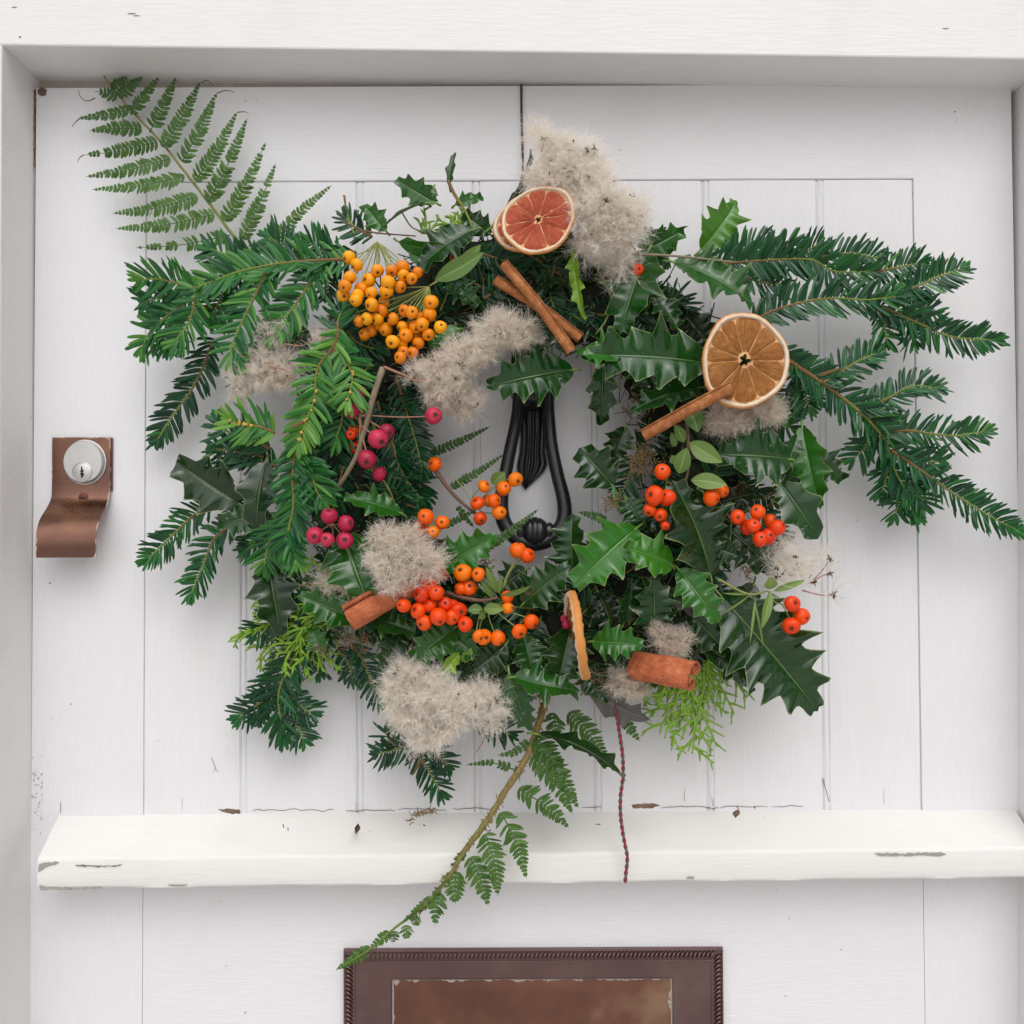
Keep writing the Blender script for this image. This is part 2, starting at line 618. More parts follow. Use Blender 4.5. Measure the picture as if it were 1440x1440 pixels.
def mat_iron():
    t = NT('black_painted_iron')
    n = t.noise(t.coord((1, 1, 1)), 90, 5, 0.65)
    t.p(col=t.mix(n, (0.006, 0.006, 0.008), (0.020, 0.019, 0.021)), rough=t.math('ADD', 0.18, t.math('MULTIPLY', n, 0.2)), spec=0.5)
    t.bump(n, 0.25, 0.0012)
    return t.m


def mat_patina(name, a, b, c3, metal=0.75, paint=False, border=0.8, rbase=0.32):
    t = NT(name)
    v = t.coord((1, 1, 1))
    n = t.noise(v, 15, 4, 0.55)
    f = t.noise(t.coord((1, 1, 1)), 260, 3, 0.6)
    c = t.ramp(n, [(0.30, a), (0.52, b), (0.72, c3)])
    c = t.mix(t.math('MULTIPLY', f, 0.14), c, tuple(0.6 * x for x in a))
    rough = t.math('ADD', rbase, t.math('MULTIPLY', f, 0.26))
    met = metal
    if paint:
        # old paint smears left along the plate's border; uvw.x is the distance to the border in cm
        d = t.sep(t.attr('uvw', 'Vector'))[0]
        k = t.noise(v, 300, 5, 0.7)
        k2 = t.noise(v, 55, 3, 0.6)
        lim = t.math('MULTIPLY', t.math('SUBTRACT', k2, 0.46, clamp=True), border)
        on = t.math('MULTIPLY', t.math('LESS_THAN', d, t.math('MULTIPLY', lim, t.math('ADD', 0.3, k))), t.math('GREATER_THAN', k, 0.44))
        c = t.mix(t.math('MULTIPLY', on, 0.7), c, (0.52, 0.45, 0.39))
        met = t.math('MULTIPLY', metal, t.math('SUBTRACT', 1.0, on))
    t.p(col=c, rough=rough, metal=met)
    t.bump(t.math('ADD', t.math('MULTIPLY', f, 0.4), n), 0.10, 0.0006)
    return t.m


M['iron'] = mat_iron()
M['bronze'] = mat_patina('worn_bronze', (0.15, 0.082, 0.070), (0.22, 0.115, 0.085), (0.40, 0.20, 0.09), 1.0, True, 0.8, 0.14)  # orange ramp end paints warm highlights into the mottled bronze
M['plate'] = mat_patina('dark_brass_patina', (0.15, 0.095, 0.094), (0.185, 0.115, 0.110), (0.24, 0.165, 0.15), 0.9, False, 0.8, 0.2)
M['flap'] = mat_patina('worn_copper_flap', (0.13, 0.055, 0.040), (0.20, 0.092, 0.064), (0.33, 0.20, 0.13), 0.7, True, 1.6, 0.24)
M['steel'] = mat_patina('dull_nickel', (0.50, 0.50, 0.49), (0.60, 0.60, 0.59), (0.66, 0.66, 0.64), 0.7)
M['black'] = mat_plain('keyhole_black', (0.006, 0.006, 0.006), 0.7)
M['rust'] = mat_plain('rusty_screw', (0.16, 0.05, 0.035), 0.6, metal=0.5)
M['cord'] = mat_plain('dark_brown_cord', (0.085, 0.035, 0.028), 0.8)
M['twine_red'] = mat_plain('red_twine', (0.30, 0.018, 0.035), 0.85)
M['twine_grey'] = mat_plain('grey_twine', (0.12, 0.11, 0.11), 0.85)
# ================================================================== UNSEEN GROUND ADDED BEFORE THE DOOR FOR BOUNCE LIGHT
gm = NT('pale_bounce_ground')
gn = gm.noise(gm.coord((1, 1, 1)), 40, 6, 0.6)
gm.p(col=gm.ramp(gn, [(0.3, (0.56, 0.54, 0.52)), (0.7, (0.70, 0.68, 0.66))]), rough=0.85)  # kept pale to throw light up under the door head
g_ = mk('bounce_ground', [(-400, -800, 0), (400, -800, 0), (400, 0.3, 0), (-400, 0.3, 0)], [[0, 1, 2, 3]], gm.m, None, smooth=False)
g_['kind'] = 'structure'

# ================================================================== THE DOOR
def X(px, py, h=0.0):
    return P(px, py, h)[0]


def Zc(px, py, h=0.0):
    return P(px, py, h)[2]


DOOR_T = 0.04                       # door thickness
xl, xr = X(47, 700), X(1431, 700)   # door edges
z_top = Zc(720, 121)
z_bot = Zc(720, 1660)
x_st_l, x_st_r = X(203, 700), X(1291, 700)
z_rail = Zc(720, 254)
z_bar = Zc(720, 1150)

door = root('door', (0, 0, z_bot), 'white painted plank door carrying the wreath', 'door')


def box_part(name, x0, x1, y0, y1, z0, z1, mat, parent, bev=0.0, label=None):
    V, F = box_data(x0, x1, y0, y1, z0, z1, bev)
    return mk(name, V, F, mat, parent, smooth=False, label=label)


box_part('stile', xl, x_st_l, 0, DOOR_T, z_bot, z_top, M['paint_v'], door)
box_part('stile', x_st_r, xr, 0, DOOR_T, z_bot, z_top, M['paint_v'], door)
# top rail with a softly rounded lower arris
prof = [(DOOR_T, z_top), (0.0, z_top), (0.0, z_rail + 0.0012), (0.0005, z_rail + 0.0003), (0.0016, z_rail), (DOOR_T, z_rail)]
V = np.array([(x, y, z) for x in (x_st_l, x_st_r) for (y, z) in prof])
n = len(prof)
F = [[i, (i + 1) % n, n + (i + 1) % n, n + i] for i in range(n)] + [list(range(n - 1, -1, -1)), list(range(n, 2 * n))]
mk('top_rail', V, F, M['paint_h'], door, smooth=False)

# tongue and groove planks: flat face, then a quirk and a half-round bead at the joint
joints = [203, 339, 502, 666.5, 834, 992, 1154, 1291]
jx = [X(j, 700) for j in joints]
RECESS = 0.0010
for i in range(7):
    a, b = jx[i], jx[i + 1]
    g = 0.00006
    pr = []
    if i == 0:
        pr += [(a + g, RECESS + 0.0008), (a + 0.0010, RECESS)]
    else:
        pr += [(a + g, RECESS + 0.0014), (a + 0.0006, RECESS + 0.0010)]
        for k in range(9):                                   # the bead
            an = math.pi - math.pi * k / 8
            pr.append((a + 0.0026 + 0.0019 * math.cos(an), RECESS + 0.0012 - 0.0012 * math.sin(an)))
        pr += [(a + 0.0050, RECESS + 0.0013), (a + 0.0062, RECESS)]
    for k in range(1, 6):                                     # very slight cupping of the old board
        x = a + (b - a) * k / 6
        pr.append((x, RECESS - 0.0004 * math.sin(math.pi * k / 6) * (1 if i % 2 else 0.4)))
    pr += [(b - 0.0014, RECESS), (b - g, RECESS + 0.0014)]
    pr += [(b - g, 0.03), (a + g, 0.03)]
    zt, zb = z_rail - 0.0004, z_bar - 0.05
    n = len(pr)
    nz = 26
    V = []
    for r_ in range(nz):
        z = zb + (zt - zb) * r_ / (nz - 1)
        for k, (x, y) in enumerate(pr):
            edge = 0 < k < n - 3 and (x - a < 0.0066 or b - x < 0.0015)
            V.append((x + (0.00014 * rng.standard_normal() if edge else 0), y + (0.00018 * rng.standard_normal() if edge else 0), z))
    V = np.array(V)
    F = grid_faces(nz, n, closed_v=True)[:, ::-1].tolist() + [list(range(n)), list(range(nz * n - 1, (nz - 1) * n - 1, -1))]
    mk('plank', V, F, M['paint_v'], door, smooth=False)
box_part('backing', x_st_l - 0.002, x_st_r + 0.002, 0.0305, DOOR_T - 0.001, z_bar - 0.06, z_rail + 0.002, M['gap_paint'], door)
box_part('lower_panel', x_st_l + 0.0004, x_st_r - 0.0004, 0.0002, DOOR_T - 0.002, z_bot + 0.002, z_bar - 0.0506, M['paint_h'], door)

# ------------------------------------------------ weather bar across the door
BH = 0.040
nb = 90
xb0, xb1 = X(83, 1143), X(1427, 1139)
bar_sec = []
for i in range(nb):
    f = i / (nb - 1)
    x = xb0 + (xb1 - xb0) * f
    px = 83 + (1427 - 83) * f
    ytb, ytf, ybf = 1146 + (1138 - 1146) * f, 1209 + (1193 - 1209) * f, 1251 + (1235 - 1251) * f
    pf = 720 + (px - 720) * 1.047
    zb_, zf, zl = Zc(px, ytb), Zc(pf, ytf, BH), Zc(pf, ybf, BH)
    w = 0.0003 * math.sin(i * 0.37) + 0.0002 * math.sin(i * 0.9 + 1) + 0.00008 * rng.standard_normal()
    e = 0.0011
    sl = zb_ - zf
    rr_ = 0.0032
    pts_ = [(x, 0.0015, zb_)] + [(x, -BH * q, zb_ - sl * q + 0.0002 * rng.standard_normal() * (q > 0)) for q in (0.2, 0.4, 0.6, 0.8)]
    yb, zb2 = -BH + rr_, zb_ - sl * (1 - rr_ / BH) + w
    for q in (0.0, 0.35, 0.7, 1.0):
        an = q * math.pi / 2 * 0.92
        pts_.append((x, yb - rr_ * math.sin(an), zb2 - rr_ * 0.35 * q - rr_ * 0.9 * (1 - math.cos(an))))
    pts_ += [(x, -BH + w * 0.5, zl + 0.009), (x, -BH + 0.0002 - w * 0.5, zl + 0.0028), (x, -BH + 0.0008, zl + 0.0008 + w), (x, -BH + 0.0022, zl + w), (x, 0.0015, zl + 0.004)]
    bar_sec.append(pts_)
V = np.array(bar_sec).reshape(-1, 3)
ns_ = len(bar_sec[0])
F = grid_faces(nb, ns_, closed_v=True)[:, ::-1].tolist() + [list(range(ns_)), list(range((nb - 1) * ns_ + ns_ - 1, (nb - 1) * ns_ - 1, -1))]
bar = mk('weather_bar', V, F, M['paint_bar'], door, smooth=True)
bar.modifiers.new('edge', 'EDGE_SPLIT').split_angle = R(48)


def surf_bar(px, py):
    """Point on the bar's sloping top or upright front under a photo pixel."""
    f = (px - 83) / 1344
    ytb, ytf = 1146 - 8 * f, 1209 - 16 * f
    if py > ytf + 1:
        return P(px, py, BH + 0.0004), np.array([0, -1, 0.0])
    h = BH * np.clip((py - ytb) / (ytf - ytb), 0, 1)
    q = P(px, py, h)
    zb_, zf = Zc(83 + 1344 * f, ytb), Zc(px, ytf, BH)
    lo, hi = 0.0, BH
    for _ in range(24):                      # where the sight line meets the slope
        h = (lo + hi) / 2
        q = P(px, py, h)
        if q[2] > zb_ + (zf - zb_) * h / BH:
            lo = h
        else:
            hi = h
    nn = nrm(np.array([0, -(zb_ - zf), BH]))
    return q + nn * 0.0006, nn


def chip(name, pts, mat, lift=0.0, h=0.0, onbar=True, parent=None, thick=0.0003, ragged=True):
    """Flake-shaped patch with its own thickness lying on the painted face."""
    if ragged:
        out = []
        for i, p0 in enumerate(pts):
            p1 = pts[(i + 1) % len(pts)]
            L_ = math.hypot(p1[0] - p0[0], p1[1] - p0[1])
            m_ = max(1, int(L_ / 3))
            for k_ in range(m_):
                f_ = k_ / m_
                out.append((p0[0] + (p1[0] - p0[0]) * f_ + 0.5 * rng.standard_normal(), p0[1] + (p1[1] - p0[1]) * f_ + 0.55 * rng.standard_normal()))
        pts = out
    W = []
    for (x, y) in pts:
        if onbar:
            q, nn = surf_bar(x, y)
            W.append(q + nn * lift)
        else:
            W.append(P(x, y, h + lift))
    W = np.array(W)
    n = len(W)
    nn = np.array([0, -1, 0.35]) if onbar else np.array([0, -1.0, 0])
    V = np.vstack([W + nn * thick, W - nn * 0.001])
    F = [list(range(n))[::-1]] + [[i, (i + 1) % n, n + (i + 1) % n, n + i] for i in range(n)]
    return mk(name, V, F, mat, parent or bar, smooth=False)


def blob(cx, cy, rx, ry, n=14, rough=0.35, rot=0.0):
    out = []
    for i in range(n):
        a = 2 * math.pi * i / n
        k = 1 + rough * rng.standard_normal() * 0.6
        dx, dy = rx * math.cos(a) * k, ry * math.sin(a) * k
        out.append((cx + dx * math.cos(rot) - dy * math.sin(rot), cy + dx * math.sin(rot) + dy * math.cos(rot)))
    return out


# bare spots where the paint has flaked
chip('paint_chip', [(306, 1139), (322, 1138.5), (337, 1139), (338, 1145), (326, 1145.5), (313, 1142)], M['wood'])
chip('paint_chip', [(888, 1132.5), (905, 1131.5), (922, 1131), (928, 1135), (916, 1138), (890, 1138)], M['wood'], 0.0004)
chip('paint_chip', [(1229, 1200), (1258, 1199.5), (1282, 1200), (1304, 1199), (1328, 1199), (1331, 1202), (1316, 1204.5), (1300, 1202.5), (1276, 1203.5), (1250, 1204), (1234, 1203)], M['greywood'])
chip('paint_chip', [(54, 1215), (70, 1212), (84, 1212), (80, 1215), (66, 1219), (58, 1224), (54, 1226)], M['greywood'])
chip('paint_chip', [(55, 1245), (64, 1248), (100, 1249), (140, 1248), (143, 1249), (100, 1251), (57, 1252)], M['greywood'])
chip('paint_chip', [(106, 1216), (150, 1217.5), (172, 1216), (165, 1218), (140, 1219), (108, 1218)], M['crack'])
chip('paint_chip', [(966, 1233), (976, 1232.6), (976, 1236), (966, 1236)], M['greywood'])
chip('paint_chip', blob(440, 1197, 9, 1.4), M['greywood'])
chip('paint_chip', blob(250, 1245, 13, 1.2), M['greywood'])


def crack(pts, w, h=0.0, onbar=True, parent=None, name='paint_crack'):
    pts = [np.array(p, float) for p in pts]
    L, Rr = [], []
    for i, p in enumerate(pts):
        a = pts[max(0, i - 1)]
        b = pts[min(len(pts) - 1, i + 1)]
        d = nrm(b - a)
        nrmv = np.array([-d[1], d[0]]) * w * (0.35 if i in (0, len(pts) - 1) else 1.0)
        L.append(tuple(p + nrmv))
        Rr.append(tuple(p - nrmv))
    chip(name, L + Rr[::-1], M['crack'], 0.0001, h, onbar, parent, 0.0002, False)


def wander(x0, y0, x1, y1, n, amp):
    return [(x0 + (x1 - x0) * i / (n - 1) + 0.3 * amp * rng.standard_normal(), y0 + (y1 - y0) * i / (n - 1) + amp * rng.standard_normal()) for i in range(n)]


for (x0, x1, y0) in ((355, 470, 1139), (486, 556, 1140), (560, 628, 1138), (636, 700, 1137), (818, 846, 1135), (930, 985, 1135), (984, 1010, 1135), (1012, 1080, 1134), (1085, 1130, 1134)):
    crack(wander(x0, y0, x1, y0, max(5, int((x1 - x0) / 7)), 0.9), 0.38, -0.0006, False, door)
for pts in (((297, 1064), (300, 1072), (303, 1080), (300, 1086)), ((303, 1080), (307, 1086)), ((963, 1110), (962, 1122), (964, 1128)), ((501, 1128), (500, 1140)), ((1001, 1122), (1003, 1133)), ((1157, 1095), (1162, 1112), (1166, 1127)),
            ((1243, 1110), (1243, 1130)), ((256, 1122), (256, 1140)), ((85, 1128), (85, 1143))):
    crack(pts, 0.4, 0.0004 if pts[0][0] < 200 or pts[0][0] > 1291 else -0.0009, False, door)
# brown strip: dark gap beside the top of the closing stile, put in as colour
chip('gap_strip', [(47.2, 126), (50, 126), (49.4, 180), (48.6, 232), (47.2, 232)], M['wood'], 0.0002, 0.0, False, door)
# brown rub mark in the top corner
chip('rub_mark', blob(59.5, 129, 6, 6.5, 18, 0.10), M['wood'], 0.0002, 0.0, False, door, 0.0003, False)
# little nail dents and dirt specks in the boards
sp = Bag()
for (x, y) in [(1127, 297), (1285, 272), (1343, 157), (1345, 170), (1400, 700), (1220, 850), (1075, 1150), (985, 1190), (1000, 1183), (1035, 1145), (520, 1170), (590, 1160), (1092, 1252), (1183, 1335), (310, 1268), (318, 1358), (356, 1266), (345, 1424), (70, 820), (72, 1010), (345, 142), (362, 142), (100, 990)]:
    r = rng.uniform(0.5, 1.3)
    hh = 0.0003 if (x < 200 or x > 1291 or y < 250 or y > 1250) else -0.0010
    if 1140 < y < 1250:
        q, nn = surf_bar(x, y)
    else:
        q = P(x, y, hh)
    a = np.linspace(0, 2 * math.pi, 7, endpoint=False)
    ring = q + (np.cos(a)[:, None] * np.array([1, 0, 0]) + np.sin(a)[:, None] * np.array([0, 0, 1])) * r * K * (1 + 0.3 * rng.standard_normal((7, 1)))
    sp.add(np.vstack([ring, [q + np.array([0, -0.0004, 0])]]), [[i, 7, (i + 1) % 7] for i in range(7)])
for _ in range(70):                          # mould freckles low on the closing side
    q = P(rng.uniform(45, 60), 1115 + 26 * rng.standard_normal(), 0.0003)
    a = np.linspace(0, 2 * math.pi, 5, endpoint=False)
    ring = q + (np.cos(a)[:, None] * np.array([1, 0, 0]) + np.sin(a)[:, None] * np.array([0, 0, 1.6])) * rng.uniform(0.25, 0.8) * K
    sp.add(np.vstack([ring, [q + np.array([0, -0.0002, 0])]]), [[i, 5, (i + 1) % 5] for i in range(5)])
sp.build('dirt_specks', M['crack'], door, kind='stuff')

# ================================================================== THE FRAME
FD = 0.0565                                    # how far the frame stands proud of the door
frame = root('door_frame', (xl, 0, z_bot), 'white painted door frame standing proud around the door', 'door frame')
hl, hr = P(47, 106.5), P(1431, 125.5)          # underside of the head where it meets the door (it has sagged)
slope = (hr[2] - hl[2]) / (hr[0] - hl[0])
jl_t, jl_b = X(47.5, 200), X(42.5, 1440)       # inner face of the closing jamb, slightly out of plumb
zz0, zz1 = Zc(47, 200), Zc(42, 1440)
jr_t, jr_b = X(1431, 200), X(1431, 1440)
zr0, zr1 = Zc(1431, 200), Zc(1431, 1440)


def jxl(z):
    return jl_t + (jl_b - jl_t) * (z - zz0) / (zz1 - zz0)


def jxr(z):
    return jr_t + (jr_b - jr_t) * (z - zr0) / (zr1 - zr0)


def hz(x):
    return hl[2] + slope * (x - hl[0])


def prism(name, poly, y0, y1, mat, parent, bev=0.0016):
    """Upright prism: poly in (x, z), from y0 (front) to y1 (back), with eased front arrises."""
    poly = np.array(poly, float)
    c = poly.mean(0)
    n = len(poly)
    d = nrm(np.roll(poly, -1, 0) - poly)
    inw = np.stack([-d[:, 1], d[:, 0]], -1)
    if ((c - poly) * inw).sum() < 0:
        inw = -inw
    off = inw + np.roll(inw, 1, 0)
    rings = [(y1, 0), (y0 + bev, 0), (y0 + 0.3 * bev, 0.3 * bev), (y0, bev)]
    V = np.vstack([np.column_stack([(poly + off * s)[:, 0], np.full(n, y), (poly + off * s)[:, 1]]) for y, s in rings])
    F = grid_faces(len(rings), n, closed_v=True).tolist() + [list(range(n)), list(range(len(V) - 1, len(V) - n - 1, -1))]
    return mk(name, V, F, mat, parent, smooth=False)


xo_l, xo_r = xl - 0.14, xr + 0.14
zt_out = z_top + 0.16
prism('head', [(xo_l, hz(xo_l)), (xo_r, hz(xo_r)), (xo_r, zt_out), (xo_l, zt_out)], -FD, 0.06, M['paint_frame'], frame)
zlt = hz(jl_t) - 0.0003
prism('jamb', [(xo_l, z_bot), (jxl(z_bot), z_bot), (jxl(zlt), hz(jxl(zlt)) - 0.0003), (xo_l, hz(xo_l) - 0.0003)], -FD - 0.0012, 0.06, M['paint_frame'], frame)
prism('jamb', [(jxr(z_bot), z_bot), (xo_r, z_bot), (xo_r, hz(xo_r) - 0.0003), (jxr(hz(jr_t)), hz(jr_t) - 0.0003)], -FD - 0.0012, 0.06, M['paint_frame'], frame)
# rebate seen through the gap above the door
box_part('rebate', xl - 0.004, xr + 0.004, 0.010, 0.05, z_top - 0.0, hz(xl) + 0.004, M['gap_paint'], frame)
# lip moulding line on the head's face
yl = -FD
fz0, fz1 = Zc(0, 66, FD), Zc(1440, 81, FD)
# small scratches on the frame
fs = Bag()
for (x, y, rx, ry) in [(185, 19, 6, 0.8), (192, 22, 5, 0.6), (75, 98, 1.5, 3), (28, 52, 2, 1), (328, 66, 1, 2), (20, 10, 4, 0.7), (1330, 40, 5, 0.6)]:
    q = P(x, y, FD + 0.0003) if y < 64 else P(x, y, 0.02)
    if y >= 64:
        q[2] = hz(q[0]) - 0.0005
        continue
    a = np.linspace(0, 2 * math.pi, 8, endpoint=False)
    ring = q + np.cos(a)[:, None] * np.array([1, 0, 0]) * rx * K + np.sin(a)[:, None] * np.array([0, 0, 1]) * ry * K
    fs.add(np.vstack([ring, [q + np.array([0, -0.0002, 0])]]), [[i, 8, (i + 1) % 8] for i in range(8)])
fs.build('scratches', M['crack'], frame, kind='stuff')

# ================================================================== DOOR PULL WITH LOCK CYLINDER
pull = root('cylinder_pull', P(116, 700), 'bronze lock plate with curved pull lip at the left of the door', 'door pull')
px0, px1 = X(76, 650), X(157.5, 650)
cp = [(0.0030, Zc(116, 615, 0.003)), (0.0030, Zc(116, 655, 0.003)), (0.0031, Zc(116, 690, 0.003)), (0.0055, Zc(116, 704, 0.0055)), (0.0150, Zc(112, 717, 0.015)),
      (0.0250, Zc(108, 730, 0.025)), (0.0312, Zc(104, 745, 0.031)), (0.0330, Zc(100, 762, 0.033)), (0.0325, Zc(100, 784, 0.0325))]
c3 = spline([(0, -h, z) for h, z in cp], 46)
T_, N_, S_ = frames(c3, (0, -1, 0.4))
th = 0.0019
nxs = 13
xs = np.linspace(px0, px1, nxs)
Vv, Uu = [], []
tot = arclen(c3)
for side in (1, -1):
    for i in range(len(c3)):
        for x in xs:
            q = c3[i] + N_[i] * th * 0.5 * side
            Vv.append((x, q[1], q[2]))
            s = i / (len(c3) - 1)
            dist = min(x - px0, px1 - x, s * tot, (1 - s) * tot * 0.8 + 0.001) * 100
            Uu.append((dist, 0, 0))
na = len(c3) * nxs
F = grid_faces(len(c3), nxs).tolist() + [[a + na for a in f[::-1]] for f in grid_faces(len(c3), nxs).tolist()]
bd = [j for j in range(nxs)] + [i * nxs + nxs - 1 for i in range(1, len(c3))] + [(len(c3) - 1) * nxs + j for j in range(nxs - 2, -1, -1)] + [i * nxs for i in range(len(c3) - 2, 0, -1)]
F += [[bd[i], bd[i] + na, bd[(i + 1) % len(bd)] + na, bd[(i + 1) % len(bd)]] for i in range(len(bd))]
o = mk('pull_plate', Vv, F, M['bronze'], pull, uvw=Uu)
md = o.modifiers.new('edge', 'EDGE_SPLIT')
md.split_angle = R(50)
box_part('back_plate', px0 + 0.001, px1 + 0.0012, -0.0021, 0.0, Zc(116, 690, 0.002), Zc(116, 616, 0.002), M['plate'], pull)


def disc(name, c, r_prof, mat, parent, ns=40, sx=1.0, sz=1.0, label=None):
    """Turned piece facing the viewer; r_prof = [(radius, height in front of c)]."""
    a = np.linspace(0, 2 * math.pi, ns, endpoint=False)
    V, rows = [], 0
    for r, h in r_prof:
        V.append(np.stack([c[0] + np.cos(a) * r * sx, np.full(ns, c[1] - h), c[2] + np.sin(a) * r * sz], -1))
    V = np.vstack(V)
    F = grid_faces(len(r_prof), ns, closed_v=True).tolist()
    F.append([(len(r_prof) - 1) * ns + j for j in range(ns)])
    o = mk(name, V, F, mat, parent, label=label)
    md = o.modifiers.new('edge', 'EDGE_SPLIT')
    md.split_angle = R(40)
    return o


cc = P(120, 650, 0.004)
lock = disc('lock_cylinder', cc, [(0.0192, 0.0), (0.0192, 0.0008), (0.0181, 0.0010), (0.0179, 0.0045), (0.0171, 0.0056), (0.002, 0.0059)], M['steel'], pull, sx=0.94)
ck = P(115.5, 664, 0.0099)
plug = disc('key_plug', ck, [(0.0086, -0.001), (0.0086, 0.0003), (0.0081, 0.0006), (0.0078, 0.0002), (0.0072, 0.0006), (0.0005, 0.0007)], M['steel'], lock)
slot = [(-0.7, 4.6), (0.4, 4.7), (0.5, 2.4), (1.6, 1.6), (1.4, 0.3), (0.5, -0.2), (1.9, -1.2), (2.0, -2.6), (0.9, -3.2), (0.9, -4.6), (-0.6, -4.6), (-0.8, -2.4), (-1.6, -1.6), (-0.6, -0.4), (-1.4, 0.8), (-0.6, 2.2)]
sv = np.array([(ck[0] + a * 0.001, ck[1] - 0.00088, ck[2] + b * 0.001) for a, b in slot])
sv2 = sv + np.array([0, 0.0004, 0])
nS = len(slot)
mk('keyhole', np.vstack([sv, sv2]), [list(range(nS))] + [[i, nS + i, nS + (i + 1) % nS, (i + 1) % nS] for i in range(nS)], M['black'], lock, smooth=False)
q = P(117, 700, 0.0052)
screw = disc('screw', q, [(0.0043, -0.001), (0.0042, 0.0002), (0.0034, 0.0008), (0.0006, 0.0010)], M['rust'], pull, 24)
box_part('screw_slot', q[0] - 0.0028, q[0] + 0.0028, q[1] - 0.0013, q[1] - 0.0006, q[2] - 0.0004, q[2] + 0.0004, M['black'], pull)

# ================================================================== LETTER PLATE
lp = root('letter_plate', P(750, 1440), 'dark brass letter plate with rope border below the weather bar', 'letter plate')
lx0, lx1 = X(484, 1380), X(1016, 1380)
lz1 = Zc(750, 1332)
lz0 = lz1 - 0.20
fx0, fx1 = X(552, 1400), X(945, 1400)
fz1_, fz0_ = Zc(750, 1374), Zc(750, 1374) - 0.145
FT = 0.0042


def ring_frame(name, o, i, y0, y1, bev, mat, parent):
    """Rectangular frame with a chamfered inner edge: o and i are (x0, x1, z0, z1)."""
    def rc(b, y, s=0):
        return [(b[0] - s, y, b[2] - s), (b[1] + s, y, b[2] - s), (b[1] + s, y, b[3] + s), (b[0] - s, y, b[3] + s)]
    V = rc(o, y1) + rc(o, y0 + bev) + rc(o, y0, -bev) + rc(i, y0, bev) + rc(i, y0 + bev) + rc(i, y1)
    F = []
    for k in range(5):
        F += [[k * 4 + j, k * 4 + (j + 1) % 4, (k + 1) * 4 + (j + 1) % 4, (k + 1) * 4 + j] for j in range(4)]
    return mk(name, V, F, mat, parent, smooth=False)


ring_frame('plate_frame', (lx0, lx1, lz0, lz1), (fx0, fx1, fz0_, fz1_), -FT, 0.0, 0.0010, M['plate'], lp)
# rope moulding: slanted strands laid round the border
rope = Bag()
rw = 0.0062


def strand(c, along, across):
    t = np.linspace(-1, 1, 7)
    base = [c + along * (0.55 * s * rw * 0.62) + across * (s * rw * 0.5) + np.array([0, -1, 0]) * (0.0022 * (1 - s * s)) for s in t]
    rope.tube(base, 0.00105 * np.sqrt(np.maximum(0.15, 1 - t ** 2)), 6, rng.uniform(0, 1))


pitch = 0.0036
m = 0.0050
ax_, az_ = np.array([1.0, 0, 0]), np.array([0, 0, 1.0])
for k in range(int((lx1 - lx0 - 2 * m) / pitch)):
    strand(np.array([lx0 + m + (k + 0.5) * pitch, -FT + 0.0004, lz1 - m]), ax_, az_)
for xx, sg in ((lx0 + m, 1), (lx1 - m, -1)):
    for k in range(int((lz1 - lz0 - 2 * m) / pitch)):
        strand(np.array([xx, -FT + 0.0004, lz1 - m - (k + 0.5) * pitch]), -az_, ax_ * sg)
rope.build('rope_border', M['plate'], lp, kind='stuff')
for (a, b, c_, d) in ((lx0 + 0.0008, lx1 - 0.0008, lz1 - 0.0015, lz1 - 0.0004), (lx0 + 0.0095, lx1 - 0.0095, lz1 - 0.0105, lz1 - 0.0093)):
    box_part('bead', a, b, -FT - 0.0012, -FT + 0.001, c_, d, M['plate'], lp, 0.0003)
for x in (lx0 + 0.0004, lx0 + 0.0093, lx1 - 0.0016, lx1 - 0.0105):
    box_part('bead', x, x + 0.0011, -FT - 0.0011, -FT + 0.001, lz0 + 0.002, lz1 - 0.0016, M['plate'], lp, 0.0003)
gx = 41
fx = np.linspace(fx0 + 0.0012, fx1 - 0.0012, gx)
fzv = np.linspace(fz0_ + 0.0012, fz1_ - 0.0014, 25)
V, U = [], []
for z in fzv:
    for x in fx:
        d = min(x - fx[0], fx[-1] - x, fzv[-1] - z) * 100
        V.append((x, -0.0012 - 0.0010 * min(1, d / 0.7), z))
        U.append((d, 0, 0))
mk('flap', V, grid_faces(25, gx), M['flap'], lp, uvw=U)

# ================================================================== KNOCKER
kn = root('door_knocker', P(750, 600), 'black iron drop ring door knocker inside the wreath', 'door knocker')
loop = [(730, 548, .016), (727, 585, .018), (719, 625, .020), (711, 665, .022), (705, 705, .024), (709, 735, .025), (727, 757, .026), (752, 764, .0265), (776, 756, .026),
        (792, 734, .025), (793, 706, .024), (784, 668, .022), (776, 628, .020), (772, 588, .018), (770, 548, .016)]
lc = spline([P(*a) for a in loop], 90)
s = np.linspace(-1, 1, 90)
mk('ring', *tube_data(lc, 0.0051 + 0.0016 * np.exp(-(s / 0.45) ** 2), 14)[:2], M['iron'], kn)
# turned boss at the bottom of the ring: three collars
bc = P(752, 752, .0265)
prof = [(-22, 5.0), (-20, 8.5), (-17, 9.6), (-14, 8.6), (-13, 9.8), (-9, 12.4), (-5, 14.0), (-4, 13.0), (-3, 14.6), (3, 14.6), (4, 13.0), (5, 14.0), (9, 12.4), (13, 9.8), (14, 8.6), (17, 9.6), (20, 8.5), (22, 5.0)]
a = np.linspace(0, 2 * math.pi, 28, endpoint=False)
V = np.vstack([np.stack([np.full(28, bc[0] + u * 0.00072), bc[1] + np.cos(a) * r * 0.00072, bc[2] + 0.002 + np.sin(a) * r * 0.00088], -1) for u, r in prof])
F = grid_faces(len(prof), 28, closed_v=True).tolist() + [list(range(28)), list(range(len(V) - 1, len(V) - 29, -1))]
mk('boss', V, F, M['iron'], kn)
